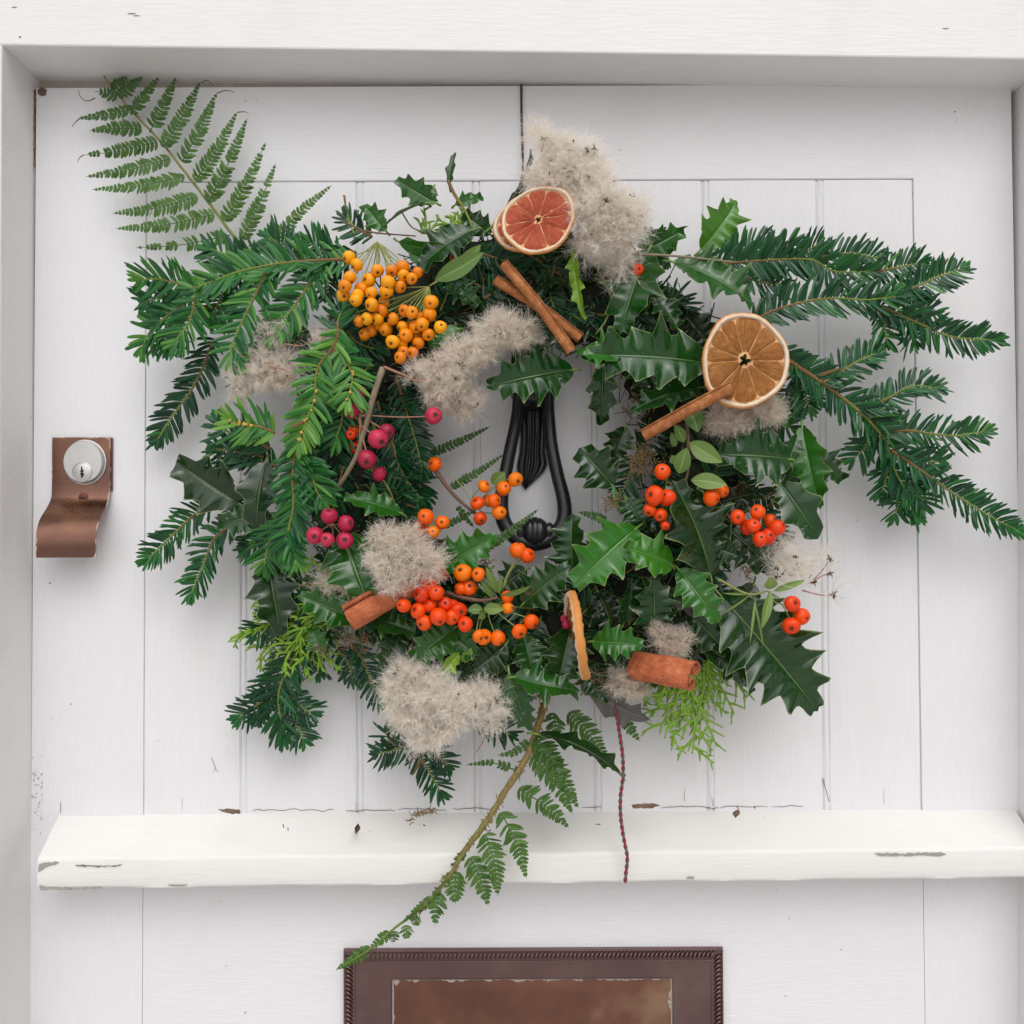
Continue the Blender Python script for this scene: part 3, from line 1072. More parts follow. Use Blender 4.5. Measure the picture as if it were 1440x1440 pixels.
# fluted leaf-shaped plate ending in a point
rows = [(540, 21, 750), (580, 20, 750), (610, 18, 750), (635, 18, 749), (652, 21, 748.5), (664, 18, 746), (674, 12, 742.5), (682, 6, 740), (688, 0.8, 739)]
rr = spline([(y, w, c) for y, w, c in rows], 44)
nvv = 41
V = []
for y, w, c in rr:
    for v in np.linspace(-1, 1, nvv):
        dome = 0.0035 * (1 - v * v) + 0.0035
        fl = 0.0008 * math.cos(v * 5 * math.pi) * (1 - 0.3 * abs(v)) * np.clip((y - 560) / 60, 0.25, 1)
        sc = 2.2 * abs(math.sin(v * 2.5 * math.pi)) * np.clip((y - 645) / 10, 0, 1)
        V.append(P(c + v * w, y + 0 * sc, dome * (0.5 + 0.5 * min(1, w / 12)) + fl))
front = np.array(V)
backv = front.copy()
backv[:, 1] = 0.0005
nf = len(front)
gf = grid_faces(44, nvv)
F = gf[:, ::-1].tolist()
bd = [j for j in range(nvv)] + [i * nvv + nvv - 1 for i in range(1, 44)] + [43 * nvv + j for j in range(nvv - 2, -1, -1)] + [i * nvv for i in range(42, 0, -1)]
F += [[bd[i], bd[(i + 1) % len(bd)], bd[(i + 1) % len(bd)] + nf, bd[i] + nf] for i in range(len(bd))]
mk('back_plate', np.vstack([front, backv]), F, M['iron'], kn)
disc('hinge', P(750, 548, 0.0), [(0.020, 0.0), (0.020, 0.006), (0.015, 0.016), (0.012, 0.021), (0.002, 0.023)], M['iron'], kn, 32)
# ================================================================== PLANT BUILDERS
TS = np.array([0, .14, .38, .66, .88, 1.0])
TW = np.array([.30, .82, 1.0, 1.0, .80, .10])


def needles(O, D, Nn, L, W, fwd, droop, T, tint):
    """Many flat blades at once: base O, direction D, face normal Nn, curving towards T."""
    O, D, Nn, T = (np.asarray(a, float) for a in (O, D, Nn, T))
    n = len(O)
    S = nrm(np.cross(D, Nn))
    Nn = np.cross(S, D)
    x = TS[None, :, None]
    L_ = L[:, None, None]
    C = O[:, None, :] + D[:, None, :] * L_ * x + T[:, None, :] * (fwd[:, None, None] * L_ * x ** 2) - Nn[:, None, :] * (droop[:, None, None] * L_ * x ** 2)
    w = W[:, None, None] * TW[None, :, None]
    A = C - S[:, None, :] * w
    B = C + Nn[:, None, :] * w * 0.30
    E = C + S[:, None, :] * w
    V = np.stack([A, B, E], 2).reshape(-1, 3)
    g = grid_faces(6, 3)
    F = (g[None] + (np.arange(n) * 18)[:, None, None]).reshape(-1, 4)
    u = np.tile(np.repeat(TS, 3), n)
    v = np.tile(np.tile([-1, 0, 1], 6), n)
    uvw = np.stack([u, v, np.zeros_like(u)], -1)
    return V, F, uvw, np.repeat(tint, 18)


class NeedleBag:
    def __init__(self):
        self.a = [[] for _ in range(9)]

    def add(self, *args):
        for l, v in zip(self.a, args):
            l.append(v)

    def build(self, name, parent, mat=None):
        O, D, Nn, L, W, fw, dr, T, ti = [np.asarray(x) for x in self.a]
        V, F, U, t = needles(O, D, Nn, L, W, fw, dr, T, ti)
        return mk(name, V, F, mat or M['yew'], parent, uvw=U, tint=t, kind='stuff')


FACE = np.array([0, -1.0, 0])


def yew_shoot(nb, tw, buds, pts, nl=30, tint=0.5, hint=None, flat=1.0, r0=1.5, buds_n=0, step=3.8, lift=0.18, start=0.0):
    """One yew shoot: axis through photo points (x, y, h), two ranks of needles."""
    c0 = np.array([P(*p) for p in pts])
    L = arclen(c0)
    n = max(10, int(L / K / 3))
    c = spline(c0, n)
    hint = FACE + 0.22 * rng.standard_normal(3) if hint is None else np.asarray(hint, float)
    T, N, S = frames(c, hint)
    total = arclen(c)
    m = max(8, int(total / K / step * 2))
    tw.tube(c, np.linspace(r0, 0.7, n) * K * 1.35, 6, 0.5, 0.06)
    for i in range(m):
        f = start + (1 - start) * (i + rng.uniform(-.3, .3)) / (m - 1)
        f = float(np.clip(f, 0, 1))
        if rng.random() < 0.05:
            continue
        k = f * (n - 1)
        j = int(min(n - 2, k))
        q = c[j] * (1 - (k - j)) + c[j + 1] * (k - j)
        t, nn, s = T[j], N[j], S[j]
        side = 1 if i % 2 else -1
        tip = max(0.0, (f - 0.80) / 0.20)
        ang = R(66 - 8 * f - 34 * tip ** 1.5 + 7 * rng.standard_normal())
        el = lift + 0.16 * rng.standard_normal()
        if rng.random() < 0.16:
            el += 0.5
        d = nrm(math.cos(ang) * t + math.sin(ang) * s * side * flat + nn * el)
        ln = nl * K * (0.72 + 0.28 * min(1, f * 5)) * (1 - 0.42 * tip) * rng.uniform(0.84, 1.12)
        nb.add(q, d, nrm(nn - 0.5 * el * s * side + 0.18 * rng.standard_normal(3)), ln, nl * K * rng.uniform(.068, .086), 0.17 + 0.12 * rng.standard_normal(), rng.uniform(-.05, .16), t,
               0.97 if rng.random() < 0.004 else float(np.clip(tint + 0.13 * rng.standard_normal() + 0.16 * tip, 0, .9)))
    # closing tuft at the tip
    for a in (-34, -12, 10, 30):
        a = R(a + 8 * rng.standard_normal())
        d = nrm(math.cos(a) * T[-1] + math.sin(a) * S[-1] + 0.2 * rng.standard_normal(3))
        nb.add(c[-1], d, N[-1], nl * K * rng.uniform(.45, .65), nl * K * .085, 0.05, 0.0, T[-1], float(np.clip(tint + .2, 0, .9)))
    for _ in range(buds_n):
        j = rng.integers(n // 2, n)
        q = c[j] + N[j] * 2.2 * K + S[j] * rng.uniform(-2, 2) * K
        add_ball(buds, q, rng.uniform(1.7, 2.6) * K)


def ball_data(ns=8, nr=6):
    th_ = np.linspace(0, math.pi, nr)
    a = np.linspace(0, 2 * math.pi, ns, endpoint=False)
    V = np.stack([np.sin(th_)[:, None] * np.cos(a)[None], np.sin(th_)[:, None] * np.sin(a)[None], np.cos(th_)[:, None] * np.ones(ns)[None]], -1).reshape(-1, 3)
    return V, grid_faces(nr, ns, closed_v=True).tolist()


BV, BF = ball_data()


def add_ball(bag, c, r, squash=(1, 1, 1)):
    bag.add(np.asarray(c) + BV * r * np.asarray(squash), BF)


def yew_branch(shoots, **k):
    """A cut branch of yew with its side shoots: part of the wreath."""
    b = part_empty('yew_branch', wreath)
    nb, bu = NeedleBag(), Bag()
    for sh in shoots:
        tw = Bag()
        kk = dict(k)
        if isinstance(sh, tuple):
            sh, extra = sh
            kk.update(extra)
        yew_shoot(nb, tw, bu, sh, **kk)
        tw.build('twig', M['yewtwig'], b)
    nb.build('needles', b)
    if bu.V:
        bu.build('buds', M['bud'], b, kind='stuff')
    return b


def holly(base, tip, width, tint=0.35, roll=0.0, tilt=None, spines=5, wave=1.0, bend=0.0, arch=0.16, fold=0.20, name='holly_leaf', parent=None, mat=None, side=0.0, stalk=True):
    """Spiny leaf from base to tip (photo x, y, h); roll turns it about its midrib, bend curves it sideways, arch bows it along its length."""
    B, T = P(*base), P(*tip)
    L = np.linalg.norm(T - B)
    t = (T - B) / L
    hint = FACE + (0.16 * rng.standard_normal(3) if tilt is None else np.asarray(tilt, float))
    nn = nrm(hint - (hint @ t) * t)
    s = np.cross(t, nn)
    cr, sr = math.cos(R(roll)), math.sin(R(roll))
    nn, s = nn * cr + s * sr, s * cr - nn * sr
    W = width * K * 0.5
    per = 7
    nu = spines * per + per
    u = np.linspace(0, 1, nu)
    vv = np.array([-1, -.93, -.72, -.45, -.2, -0.035, 0, 0.035, .2, .45, .72, .93, 1])
    V, U = [], []
    jit = [rng.uniform(0.80, 1.15, spines + 3) for _ in range(2)]
    ph = [rng.uniform(-.25, .25) for _ in range(2)]
    up = [rng.uniform(0.5, 1.3, spines + 3) * np.where((np.arange(spines + 3) + q) % 2, 1, -0.75) for q in (0, rng.integers(0, 2))]
    for uu in u:
        env = (math.sin(math.pi * min(1, uu ** 0.80)) ** 0.70) if 0 < uu < 1 else 0.0
        env = max(env * (1.0 - 0.18 * uu), 0.012)
        cx = uu * L
        cy = bend * L * 4 * uu * (1 - uu) * 0.5
        cz = arch * L * 4 * uu * (1 - uu) * 0.5
        for v in vv:
            q = 0 if v < 0 else 1
            g = uu * (spines + 0.6) + ph[q] - 0.3
            kI = int(math.floor(g + 0.5))
            d = abs(g - kI) * 2                       # 0 at the spine, 1 mid-scallop
            sc = (1 - d) ** 1.7
            a = abs(v)
            kk_ = int(np.clip(kI, 0, spines + 2))
            spine = sc * jit[q][kk_] * (0.15 < uu < 0.97)
            body = env * (0.66 + 0.52 * spine * a ** 2.2)
            y = v * W * body
            x = cx + L * 0.06 * spine * a ** 3
            z = cz + a * fold * W * env + wave * 0.46 * W * spine * up[q][kk_] * a ** 2.5 - wave * 0.16 * W * (1 - sc) * up[q][kk_] * a ** 2 * env
            z -= 0.00035 if a < 0.02 else 0.0
            V.append(B + t * x + s * (y + cy) + nn * z)
            U.append((uu, v, 0))
    # drawn-out tip spine
    F = grid_faces(nu, len(vv)).tolist()
    V = np.array(V)
    tn = np.full(len(V), float(np.clip(tint, 0, 1)))
    if stalk:
        e = B - t * L * 0.10 - nn * 0.004
        SV, SF, SU = tube_data(spline([e, B, B + t * L * 0.12 + nn * 0.0003], 6), [0.0011, 0.0010, 0.0009, .0008, .0006, .0003], 5)
        SU = SU * 0
        F += [[i + len(V) for i in f] for f in SF]
        V = np.vstack([V, SV])
        U = U + SU.tolist()
        tn = np.concatenate([tn, np.full(len(SV), 0.88)])
    return mk(name, V, F, mat or M['holly'], parent or wreath, uvw=np.array(U), tint=tn)


def lance(base, tip, width, tint=0.5, roll=0.0, arch=0.12, fold=0.25, parent=None, mat=None, name='leaf', tilt=None, bend=0.0):
    """Smooth-edged oval leaf."""
    B, T = P(*base), P(*tip)
    L = np.linalg.norm(T - B)
    t = (T - B) / L
    hint = FACE + (0.2 * rng.standard_normal(3) if tilt is None else np.asarray(tilt, float))
    nn = nrm(hint - (hint @ t) * t)
    s = np.cross(t, nn)
    cr, sr = math.cos(R(roll)), math.sin(R(roll))
    nn, s = nn * cr + s * sr, s * cr - nn * sr
    W = width * K * 0.5
    nu, vv = 15, np.array([-1, -.6, -.25, 0, .25, .6, 1])
    V, U = [], []
    for uu in np.linspace(0, 1, nu):
        env = max(0.03, math.sin(math.pi * uu ** 0.9) ** 0.8)
        for v in vv:
            V.append(B + t * uu * L + s * (v * W * env + bend * L * 2 * uu * (1 - uu)) + nn * (arch * L * 2 * uu * (1 - uu) + abs(v) * fold * W * env))
            U.append((uu, v, 0))
    return mk(name, V, grid_faces(nu, 7), mat or M['lance'], parent, uvw=U, tint=np.full(len(V), tint))


# ------------------------------------------------------------------ fern
def pinna(parent, base, tip, w, tint=0.4, curl=0.0, gap=0.0, dead=0.0, side_only=0):
    """One side leaf of a fern frond: a thin rib with two rows of small rounded lobes."""
    A, B = P(*base), P(*tip)
    L = np.linalg.norm(B - A)
    t0 = (B - A) / L
    sd = np.cross(t0, FACE)
    mid = (A + B) / 2 + sd * curl * L + FACE * 0.05 * L
    n = max(6, int(L / K / 5.4))
    c = spline([A, mid, B], n + 1)
    T, N, S = frames(c, FACE + 0.15 * rng.standard_normal(3))
    bg_ = Bag()
    bg_.tube(c, np.linspace(0.0006, 0.00025, len(c)), 4, tint)
    W = w * K * 0.5
    for i in range(n):
        f = i / n
        ln = W * (1 - f ** 1.6) * (0.75 + 0.25 * min(1, f * 6)) * rng.uniform(.86, 1.12) + 0.0006
        if rng.random() < gap:
            continue
        for sgn in (-1, 1):
            d = nrm(S[i] * sgn + T[i] * (0.42 + 0.12 * rng.standard_normal()) + N[i] * 0.12 * rng.standard_normal())
            nn = nrm(N[i] + 0.25 * rng.standard_normal(3))
            e = np.cross(d, nn)
            hw = L / n * 0.50
            o_ = c[i]
            prof_ = [(0, .62), (.35, .95), (.75, .80), (1.0, .22)]
            V = []
            for x, wv in prof_:
                cen = o_ + d * ln * x - nn * ln * 0.10 * x * x + T[i] * ln * 0.15 * x * x
                V += [cen - e * hw * wv, cen + nn * 0.0003, cen + e * hw * wv]
            uv = [(x, y, 0) for x, _ in prof_ for y in (-1, 0, 1)]
            bg_.add(np.array(V), grid_faces(4, 3), np.array(uv), float(np.clip(tint + 0.13 * rng.standard_normal(), 0, 1)))
    return bg_.build('pinna', M['fern'], parent)


# ------------------------------------------------------------------ cypress
def cypress(base, tip, spread, tint=0.6, levels=2, dens=9, label=None):
    A, B = P(*base), P(*tip)
    b = Bag()

    def twiglet(a, d, L, lev, nn):
        n = max(3, int(L / 0.0026))
        s = np.cross(d, nn)
        cur = rng.uniform(-.25, .25)
        t = np.linspace(0, 1, n)[:, None]
        c = a + d * L * t + s * cur * L * t ** 2 * 0.5 + np.array([0, 0, -0.10]) * L * t ** 2
        r = 0.00098 * (1 - 0.55 * t[:, 0]) * (1 + 0.38 * (np.arange(n) % 2)) * (1.25 if lev else 1.0)
        V, F, U = tube_data(c, r, 5)
        b.add(V, F, U * 0, float(np.clip(tint + 0.14 * rng.standard_normal() + (0.15 if lev == 0 else -.1), 0, 1)))
        if lev == 0:
            return
        m = max(3, int(L / (0.0050 if lev == 1 else 0.0075)))
        for i in range(m):
            f = (i + 0.6) / m
            p = c[min(n - 1, int(f * (n - 1)))]
            sg = 1 if i % 2 else -1
            ang = R(38 + 8 * rng.standard_normal())
            d2 = nrm(math.cos(ang) * d + math.sin(ang) * s * sg + 0.18 * nn * rng.standard_normal())
            twiglet(p, d2, L * (0.52 if lev == 2 else 0.42) * (1 - 0.55 * f) * rng.uniform(.7, 1.15) + 0.003, lev - 1, nn)
    L = np.linalg.norm(B - A)
    d = (B - A) / L
    for k in range(dens):
        a = R(spread * (k / max(1, dens - 1) - 0.5) + 4 * rng.standard_normal())
        nn = nrm(FACE + 0.3 * rng.standard_normal(3))
        nn = nrm(nn - (nn @ d) * d)
        s = np.cross(d, nn)
        twiglet(A + s * 0.006 * (k / max(1, dens - 1) - .5), nrm(math.cos(a) * d + math.sin(a) * s), L * rng.uniform(.62, 1.0), levels, nn)
    return b.build('cypress_sprig', M['cypress'], wreath, label=label)


# ------------------------------------------------------------------ berries
def berry_mesh(mat, ob, dim, wr=0.006):
    nr, ns = 15, 20
    th_ = np.linspace(0, math.pi, nr)
    a = np.linspace(0, 2 * math.pi, ns, endpoint=False)
    rad = np.sin(th_)
    z = np.cos(th_) * ob
    z = z - dim * np.exp(-(th_ / 0.33) ** 2) + 0.10 * np.exp(-((math.pi - th_) / 0.30) ** 2)
    V = np.stack([rad[:, None] * np.cos(a), rad[:, None] * np.sin(a), z[:, None] + 0 * a], -1)
    V = V * (1 + 0.022 * np.sin(3 * a + 1)[None, :, None] * rad[:, None, None])
    V = V * (1 + wr * rng.standard_normal((nr, ns, 1)) * rad[:, None, None])
    V = V.reshape(-1, 3)
    me = bpy.data.meshes.new('berry')
    me.from_pydata(V.tolist(), [], grid_faces(nr, ns, closed_v=True).tolist())
    me.polygons.foreach_set('use_smooth', [True] * len(me.polygons))
    me.materials.append(mat)
    return me


def calyx_mesh(ob, dim, big):
    V, F = [], []
    z0 = ob - dim
    for k in range(5):
        a = 2 * math.pi * k / 5
        n = len(V)
        r1 = 0.42 * big
        V += [(0, 0, z0 + 0.03), (0.20 * big * math.cos(a - .55), 0.20 * big * math.sin(a - .55), z0 + 0.06), (r1 * math.cos(a), r1 * math.sin(a), z0 + dim * 0.85 + 0.04), (0.20 * big * math.cos(a + .55), 0.20 * big * math.sin(a + .55), z0 + 0.06)]
        F.append([n, n + 1, n + 2, n + 3])
    me = bpy.data.meshes.new('calyx')
    me.from_pydata(V, [], F)
    me.materials.append(M['calyx'])
    return me


BM = {}
for kcol, m_ in (('yellow', M['b_yellow']), ('orange', M['b_orange']), ('red', M['b_red']), ('pink', M['b_pink'])):
    BM[kcol] = [(berry_mesh(m_, ob, dm, wr), calyx_mesh(ob, dm, bg_ * .85)) for ob, dm, bg_, wr in ((0.90, 0.15, 0.8, .005), (0.98, 0.10, 0.7, .006), (0.84, 0.20, 0.95, .008), (1.04, 0.12, 0.8, .006), (0.88, 0.22, 1.0, .028))]
BM['pink'] = [(berry_mesh(M['b_pink'], ob, dm), calyx_mesh(ob, dm, 1.0)) for ob, dm in ((1.0, 0.2), (1.05, 0.16))]


def berries(name, label, spots, col, h, node, mat_stalk='stalk', dirbias=(0, -1, 0.1), group=None, twig=None, twig_r=2.2, twig_mat='twig', leaves=(), stalk_r=0.75):
    """A sprig: twig, stalks, one object per berry (with its calyx), leaves. spots = (x, y, radius[, h])."""
    c0 = P(*node)
    o = root(name, c0, label, 'berry sprig', group)
    for m in spots:
        x, y, r = m[:3]
        hh = m[3] if len(m) > 3 else h + rng.uniform(-.006, .006)
        c = P(x, y, hh)
        sc = r * K * (CAM_D - hh) / CAM_D * rng.uniform(.90, 1.07)
        me, cal = BM[col][rng.integers(0, len(BM[col]))]
        b = bpy.data.objects.new('berry', me)
        COL.objects.link(b)
        b.parent = o
        out = nrm(c - c0) * 0.75 + np.asarray(dirbias, float) * rng.uniform(0.5, 1.3) + 0.42 * rng.standard_normal(3)
        d = Vector(nrm(out))
        q = d.to_track_quat('Z', 'Y')
        b.rotation_mode = 'QUATERNION'
        b.rotation_quaternion = q
        b.location = tuple(c - c0)
        b.scale = (sc * rng.uniform(.95, 1.05), sc * rng.uniform(.95, 1.05), sc * rng.uniform(.93, 1.05))
        k = bpy.data.objects.new('calyx', cal)
        COL.objects.link(k)
        k.parent = b
        # stalk from the far side of the berry back to the node
        st_ = Bag()
        e = c - np.array(d) * sc * 0.9
        mid = (e * 0.55 + c0 * 0.45) - np.array(d) * sc * 0.8 + 0.0018 * rng.standard_normal(3)
        st_.tube(spline([c0, mid, e], 8), stalk_r * K, 5)
        st_.build('stalk', M[mat_stalk], o)
    if twig:
        tb = Bag()
        tb.tube(spline([P(*p) for p in twig], 14), np.linspace(1.25, .75, 14) * twig_r * K, 7, 0.5, 0.07)
        tb.build('twig', M[twig_mat], o)
    for lf in leaves:
        (b_, t_, w_), ex = (lf[:3], lf[3] if len(lf) > 3 else {})
        lance(b_, t_, w_, parent=o, **ex)
    return o


# ------------------------------------------------------------------ old man's beard
def ribbons(C, w0, w1):
    """C (n, k, 3) centre lines -> thin strips."""
    n, k, _ = C.shape
    T = np.gradient(C, axis=1)
    S = nrm(np.cross(T, rng.standard_normal((n, 1, 3))))
    w = np.linspace(w0, w1, k)[None, :, None]
    V = np.stack([C - S * w, C + S * w], 2).reshape(-1, 3)
    g = grid_faces(k, 2)
    F = (g[None] + (np.arange(n) * 2 * k)[:, None, None]).reshape(-1, 4)
    return V, F


def seed_tuft(label, lobes, parent_loc, plume=26, hairs=38, npl=26, tone=0.55, dark=0.6, wild=0.0, twigs=(), wisps=()):
    """Clump of plumed seed heads. lobes = (x, y, h, rx, ry, rz px, heads)."""
    o = root('seed_head_tuft', P(*parent_loc), label, 'seed heads', 'fluffy seed heads tucked into the wreath')
    Vs, Fs, Ts, n = [], [], [], 0
    sb = Bag()

    def put(V, F, tint):
        nonlocal n
        Vs.append(V)
        Fs.append(F + n)
        Ts.append(tint)
        n += len(V)
    for (x, y, h, rx, ry, rz, heads) in lobes:
        for k in range(heads):
            d = nrm(rng.standard_normal(3)) * rng.uniform(0.1, 1.0) ** 0.45
            h2 = h + d[2] * rz * K
            c = P(x + d[0] * rx, y + d[1] * ry, h2)
            Lp = plume * K * rng.uniform(.75, 1.2)
            m = npl
            D = nrm(rng.standard_normal((m, 3)) + np.array([0, -0.25, 0.05]))
            perp = nrm(np.cross(D, rng.standard_normal((m, 3))))
            t = np.linspace(0, 1, 7)[None, :, None]
            cv = rng.uniform(0.2, 0.95 + wild, (m, 1, 1))
            Lm = Lp * rng.uniform(.65, 1.25, (m, 1, 1))
            Cc = c + D[:, None] * Lm * (t - 0.30 * cv * t ** 2) + perp[:, None] * Lm * cv * 0.75 * t ** 2
            V, F = ribbons(Cc, 0.00017, 0.00010)
            base = float(np.clip(tone + 0.0 + 0.10 * rng.standard_normal(), 0, 1))
            put(V, F, np.full(len(V), min(1, base * 1.1)))
            q = hairs
            f = rng.uniform(0.12, 1.0, (m, q)) * 6
            j = np.minimum(5, f.astype(int))
            a = (f - j)[..., None]
            ii = np.arange(m)[:, None]
            o_ = Cc[ii, j] * (1 - a) + Cc[ii, j + 1] * a
            tg = nrm(Cc[ii, j + 1] - Cc[ii, j])
            hd = nrm(tg * 1.15 + nrm(rng.standard_normal((m, q, 3))) * 1.0)
            hl_ = Lp * rng.uniform(.18, .42, (m, q, 1))
            bend_ = nrm(rng.standard_normal((m, q, 3))) * 0.7
            pts = np.stack([o_, o_ + hd * hl_ * 0.5, o_ + hd * hl_ + bend_ * hl_], 2).reshape(-1, 3, 3)
            V, F = ribbons(pts, 0.00010, 0.00005)
            put(V, F, np.repeat(np.clip(base - .05 + 0.2 * rng.standard_normal(m * q), 0, 1), 6))
            # flyaway strands
            m2 = 4
            D2 = nrm(rng.standard_normal((m2, 3)))
            pp2 = nrm(np.cross(D2, rng.standard_normal((m2, 3))))
            t2_ = np.linspace(0, 1, 10)[None, :, None]
            L2 = Lp * rng.uniform(1.1, 2.0, (m2, 1, 1))
            C2 = c + D2[:, None] * L2 * (t2_ - .35 * t2_ ** 2) + pp2[:, None] * L2 * rng.uniform(.2, .7, (m2, 1, 1)) * t2_ ** 2
            V, F = ribbons(C2, 0.00015, 0.00009)
            put(V, F, np.full(len(V), base))
            if rng.random() < dark:
                off_ = nrm(np.array([0, -1.0, 0]) + .5 * rng.standard_normal(3)) * Lp * rng.uniform(.35, .8)
                for _ in range(rng.integers(1, 6)):
                    dd = nrm(rng.standard_normal(3) + np.array([0, -.6, 0]))
                    a0 = c + dd * 0.0006 + off_
                    sb.tube([a0, a0 + dd * 0.0012, a0 + dd * 0.0026, a0 + dd * 0.0034], np.array([0.0003, 0.0006, 0.00045, 0.0001]) * rng.uniform(.5, 1.0), 5)
    # loose long wisps
    for (x, y, h, L, cnt) in wisps:
        D = nrm(rng.standard_normal((cnt, 3)) * np.array([1, .5, 1]))
        perp = nrm(np.cross(D, rng.standard_normal((cnt, 3))))
        t = np.linspace(0, 1, 9)[None, :, None]
        Cc = P(x, y, h) + (D[:, None] * (t - .35 * t ** 2) + perp[:, None] * rng.uniform(.2, .8, (cnt, 1, 1)) * t ** 2) * L * K * rng.uniform(.5, 1.1, (cnt, 1, 1))
        V, F = ribbons(Cc, 0.00022, 0.00012)
        put(V, F, np.full(len(V), 0.25))
        for _ in range(9):
            dd = nrm(rng.standard_normal(3) + np.array([0, -.3, 0])) * rng.uniform(.5, .95)
            a0 = P(x, y, h)
            sb.tube([a0, a0 + dd * 0.0015, a0 + dd * 0.0036, a0 + dd * 0.0048], [0.0002, 0.0005, 0.00032, 0.0001], 5)
    V = np.vstack(Vs)
    mk('plumes', V, np.vstack(Fs), M['fluff'], o, smooth=False, tint=np.concatenate(Ts), kind='stuff')
    if sb.V:
        sb.build('seeds', M['seed'], o, kind='stuff')
    for tw_ in twigs:
        tb = Bag()
        tb.tube(spline([P(*p) for p in tw_], 12), np.linspace(1.1, .6, 12) * K, 6, 0.5, 0.08)
        tb.build('stalk', M['pinkstalk'], o)
    return o


# ------------------------------------------------------------------ dried orange slices and cinnamon
def orange_slice(label, centre, r, normal, pulp, segs, thick=5.0, hole=0.10, squash=1.0, spin=0.0, warp=0.05, group='dried orange slices'):
    C = P(*centre)
    z = nrm(normal)
    x = nrm(np.cross([0, 0, 1.0], z))
    y = np.cross(z, x)
    cs, sn = math.cos(spin), math.sin(spin)
    x, y = x * cs + y * sn, y * cs - x * sn
    Rm = r * K
    o = root('orange_slice', C, label, 'orange slice', group)
    w1, w2 = rng.uniform(0, 6, 2)

    def W(rad, a, zz):
        """disc coordinates -> world, with a gentle saddle warp and uneven outline"""
        k = 1 + 0.030 * math.sin(2 * a + w1) + 0.024 * math.sin(3 * a + w2) + 0.010 * math.sin(7 * a + w1)
        zz = zz + warp * Rm * (rad / Rm) ** 2 * math.sin(2 * a + w2)
        return C + x * rad * k * math.cos(a) + y * rad * k * squash * math.sin(a) + z * zz
    t2 = thick * K / 2
    na_ = 72
    prof = [(0.895, -t2), (0.885, 0.2 * t2), (0.90, t2 * .85), (0.925, t2 * 1.1), (0.96, t2), (0.99, t2 * .5), (1.0, 0), (0.985, -t2 * .7), (0.94, -t2)]
    V, U = [], []
    for i in range(na_):
        a = 2 * math.pi * i / na_
        for k, (rr_, zz) in enumerate(prof):
            V.append(W(rr_ * Rm * (1 + 0.006 * rng.standard_normal()), a, zz * (1 + 0.12 * rng.standard_normal())))
            U.append((i / na_, k / (len(prof) - 1), 0))
    F = [[i * 9 + k, i * 9 + (k + 1) % 9, ((i + 1) % na_) * 9 + (k + 1) % 9, ((i + 1) % na_) * 9 + k] for i in range(na_) for k in range(9)]
    mk('rind', V, F, M['rind'], o, uvw=U)
    # thin membrane sheet with the star-shaped hollow in the middle
    V, rows = [], 12
    for side in (1, -1):
        for k in range(rows):
            f = k / (rows - 1)
            for i in range(na_):
                a = 2 * math.pi * i / na_
                h0 = hole * (1 + 0.30 * math.cos(5 * a + w1) + 0.22 * math.sin(3 * a + w2))
                V.append(W((h0 + (0.88 - h0) * f) * Rm, a, side * 0.0005))
    F = grid_faces(rows, na_, closed_v=True).tolist()
    F += [[q + rows * na_ for q in f[::-1]] for f in F] + [[i, (i + 1) % na_, rows * na_ + (i + 1) % na_, rows * na_ + i] for i in range(na_)]
    mk('membrane', V, F, M['membrane'], o)
    # juice segments
    cuts = np.cumsum(rng.uniform(.6, 1.4, segs))
    cuts = np.concatenate([[0], cuts]) / cuts[-1] * 2 * math.pi
    for k in range(segs):
        a0, a1 = cuts[k], cuts[k + 1]
        gapa = rng.uniform(.002, .008)
        V, U = [], []
        nu, nv = 12, 9
        r0 = hole * 1.25 + 0.07 * rng.random()
        rmax = 0.885 - 0.03 * rng.random()
        wob, wph = rng.uniform(.01, .035), rng.uniform(0, 6)
        for i in range(nu):
            f = i / (nu - 1)
            for j in range(nv):
                v = j / (nv - 1) * 2 - 1
                rad = r0 + (rmax - 0.022 * abs(v) ** 6 - r0) * f
                half = (a1 - a0) / 2 - gapa / max(0.16, rad) * 0.9
                half *= min(1.0, (1 - (2 * max(0, f - .86) / 0.28) ** 2 * 0.16))
                a = (a0 + a1) / 2 + v * max(0.01, half) + wob * math.sin(rad * 7 + wph) * (1 - f)
                dome = (1 - v ** 4) * min(1, f * 6) * min(1, (1 - f) * 8 + 0.15)
                zz = 0.0005 + 0.0014 * dome + 0.0006 * rng.standard_normal() * dome
                V.append(W(rad * Rm, a, zz))
                U.append((f, a, k * 1.7))
        mk('segment', V, grid_faces(nu, nv)[:, ::-1], pulp, o, uvw=U)
    return o


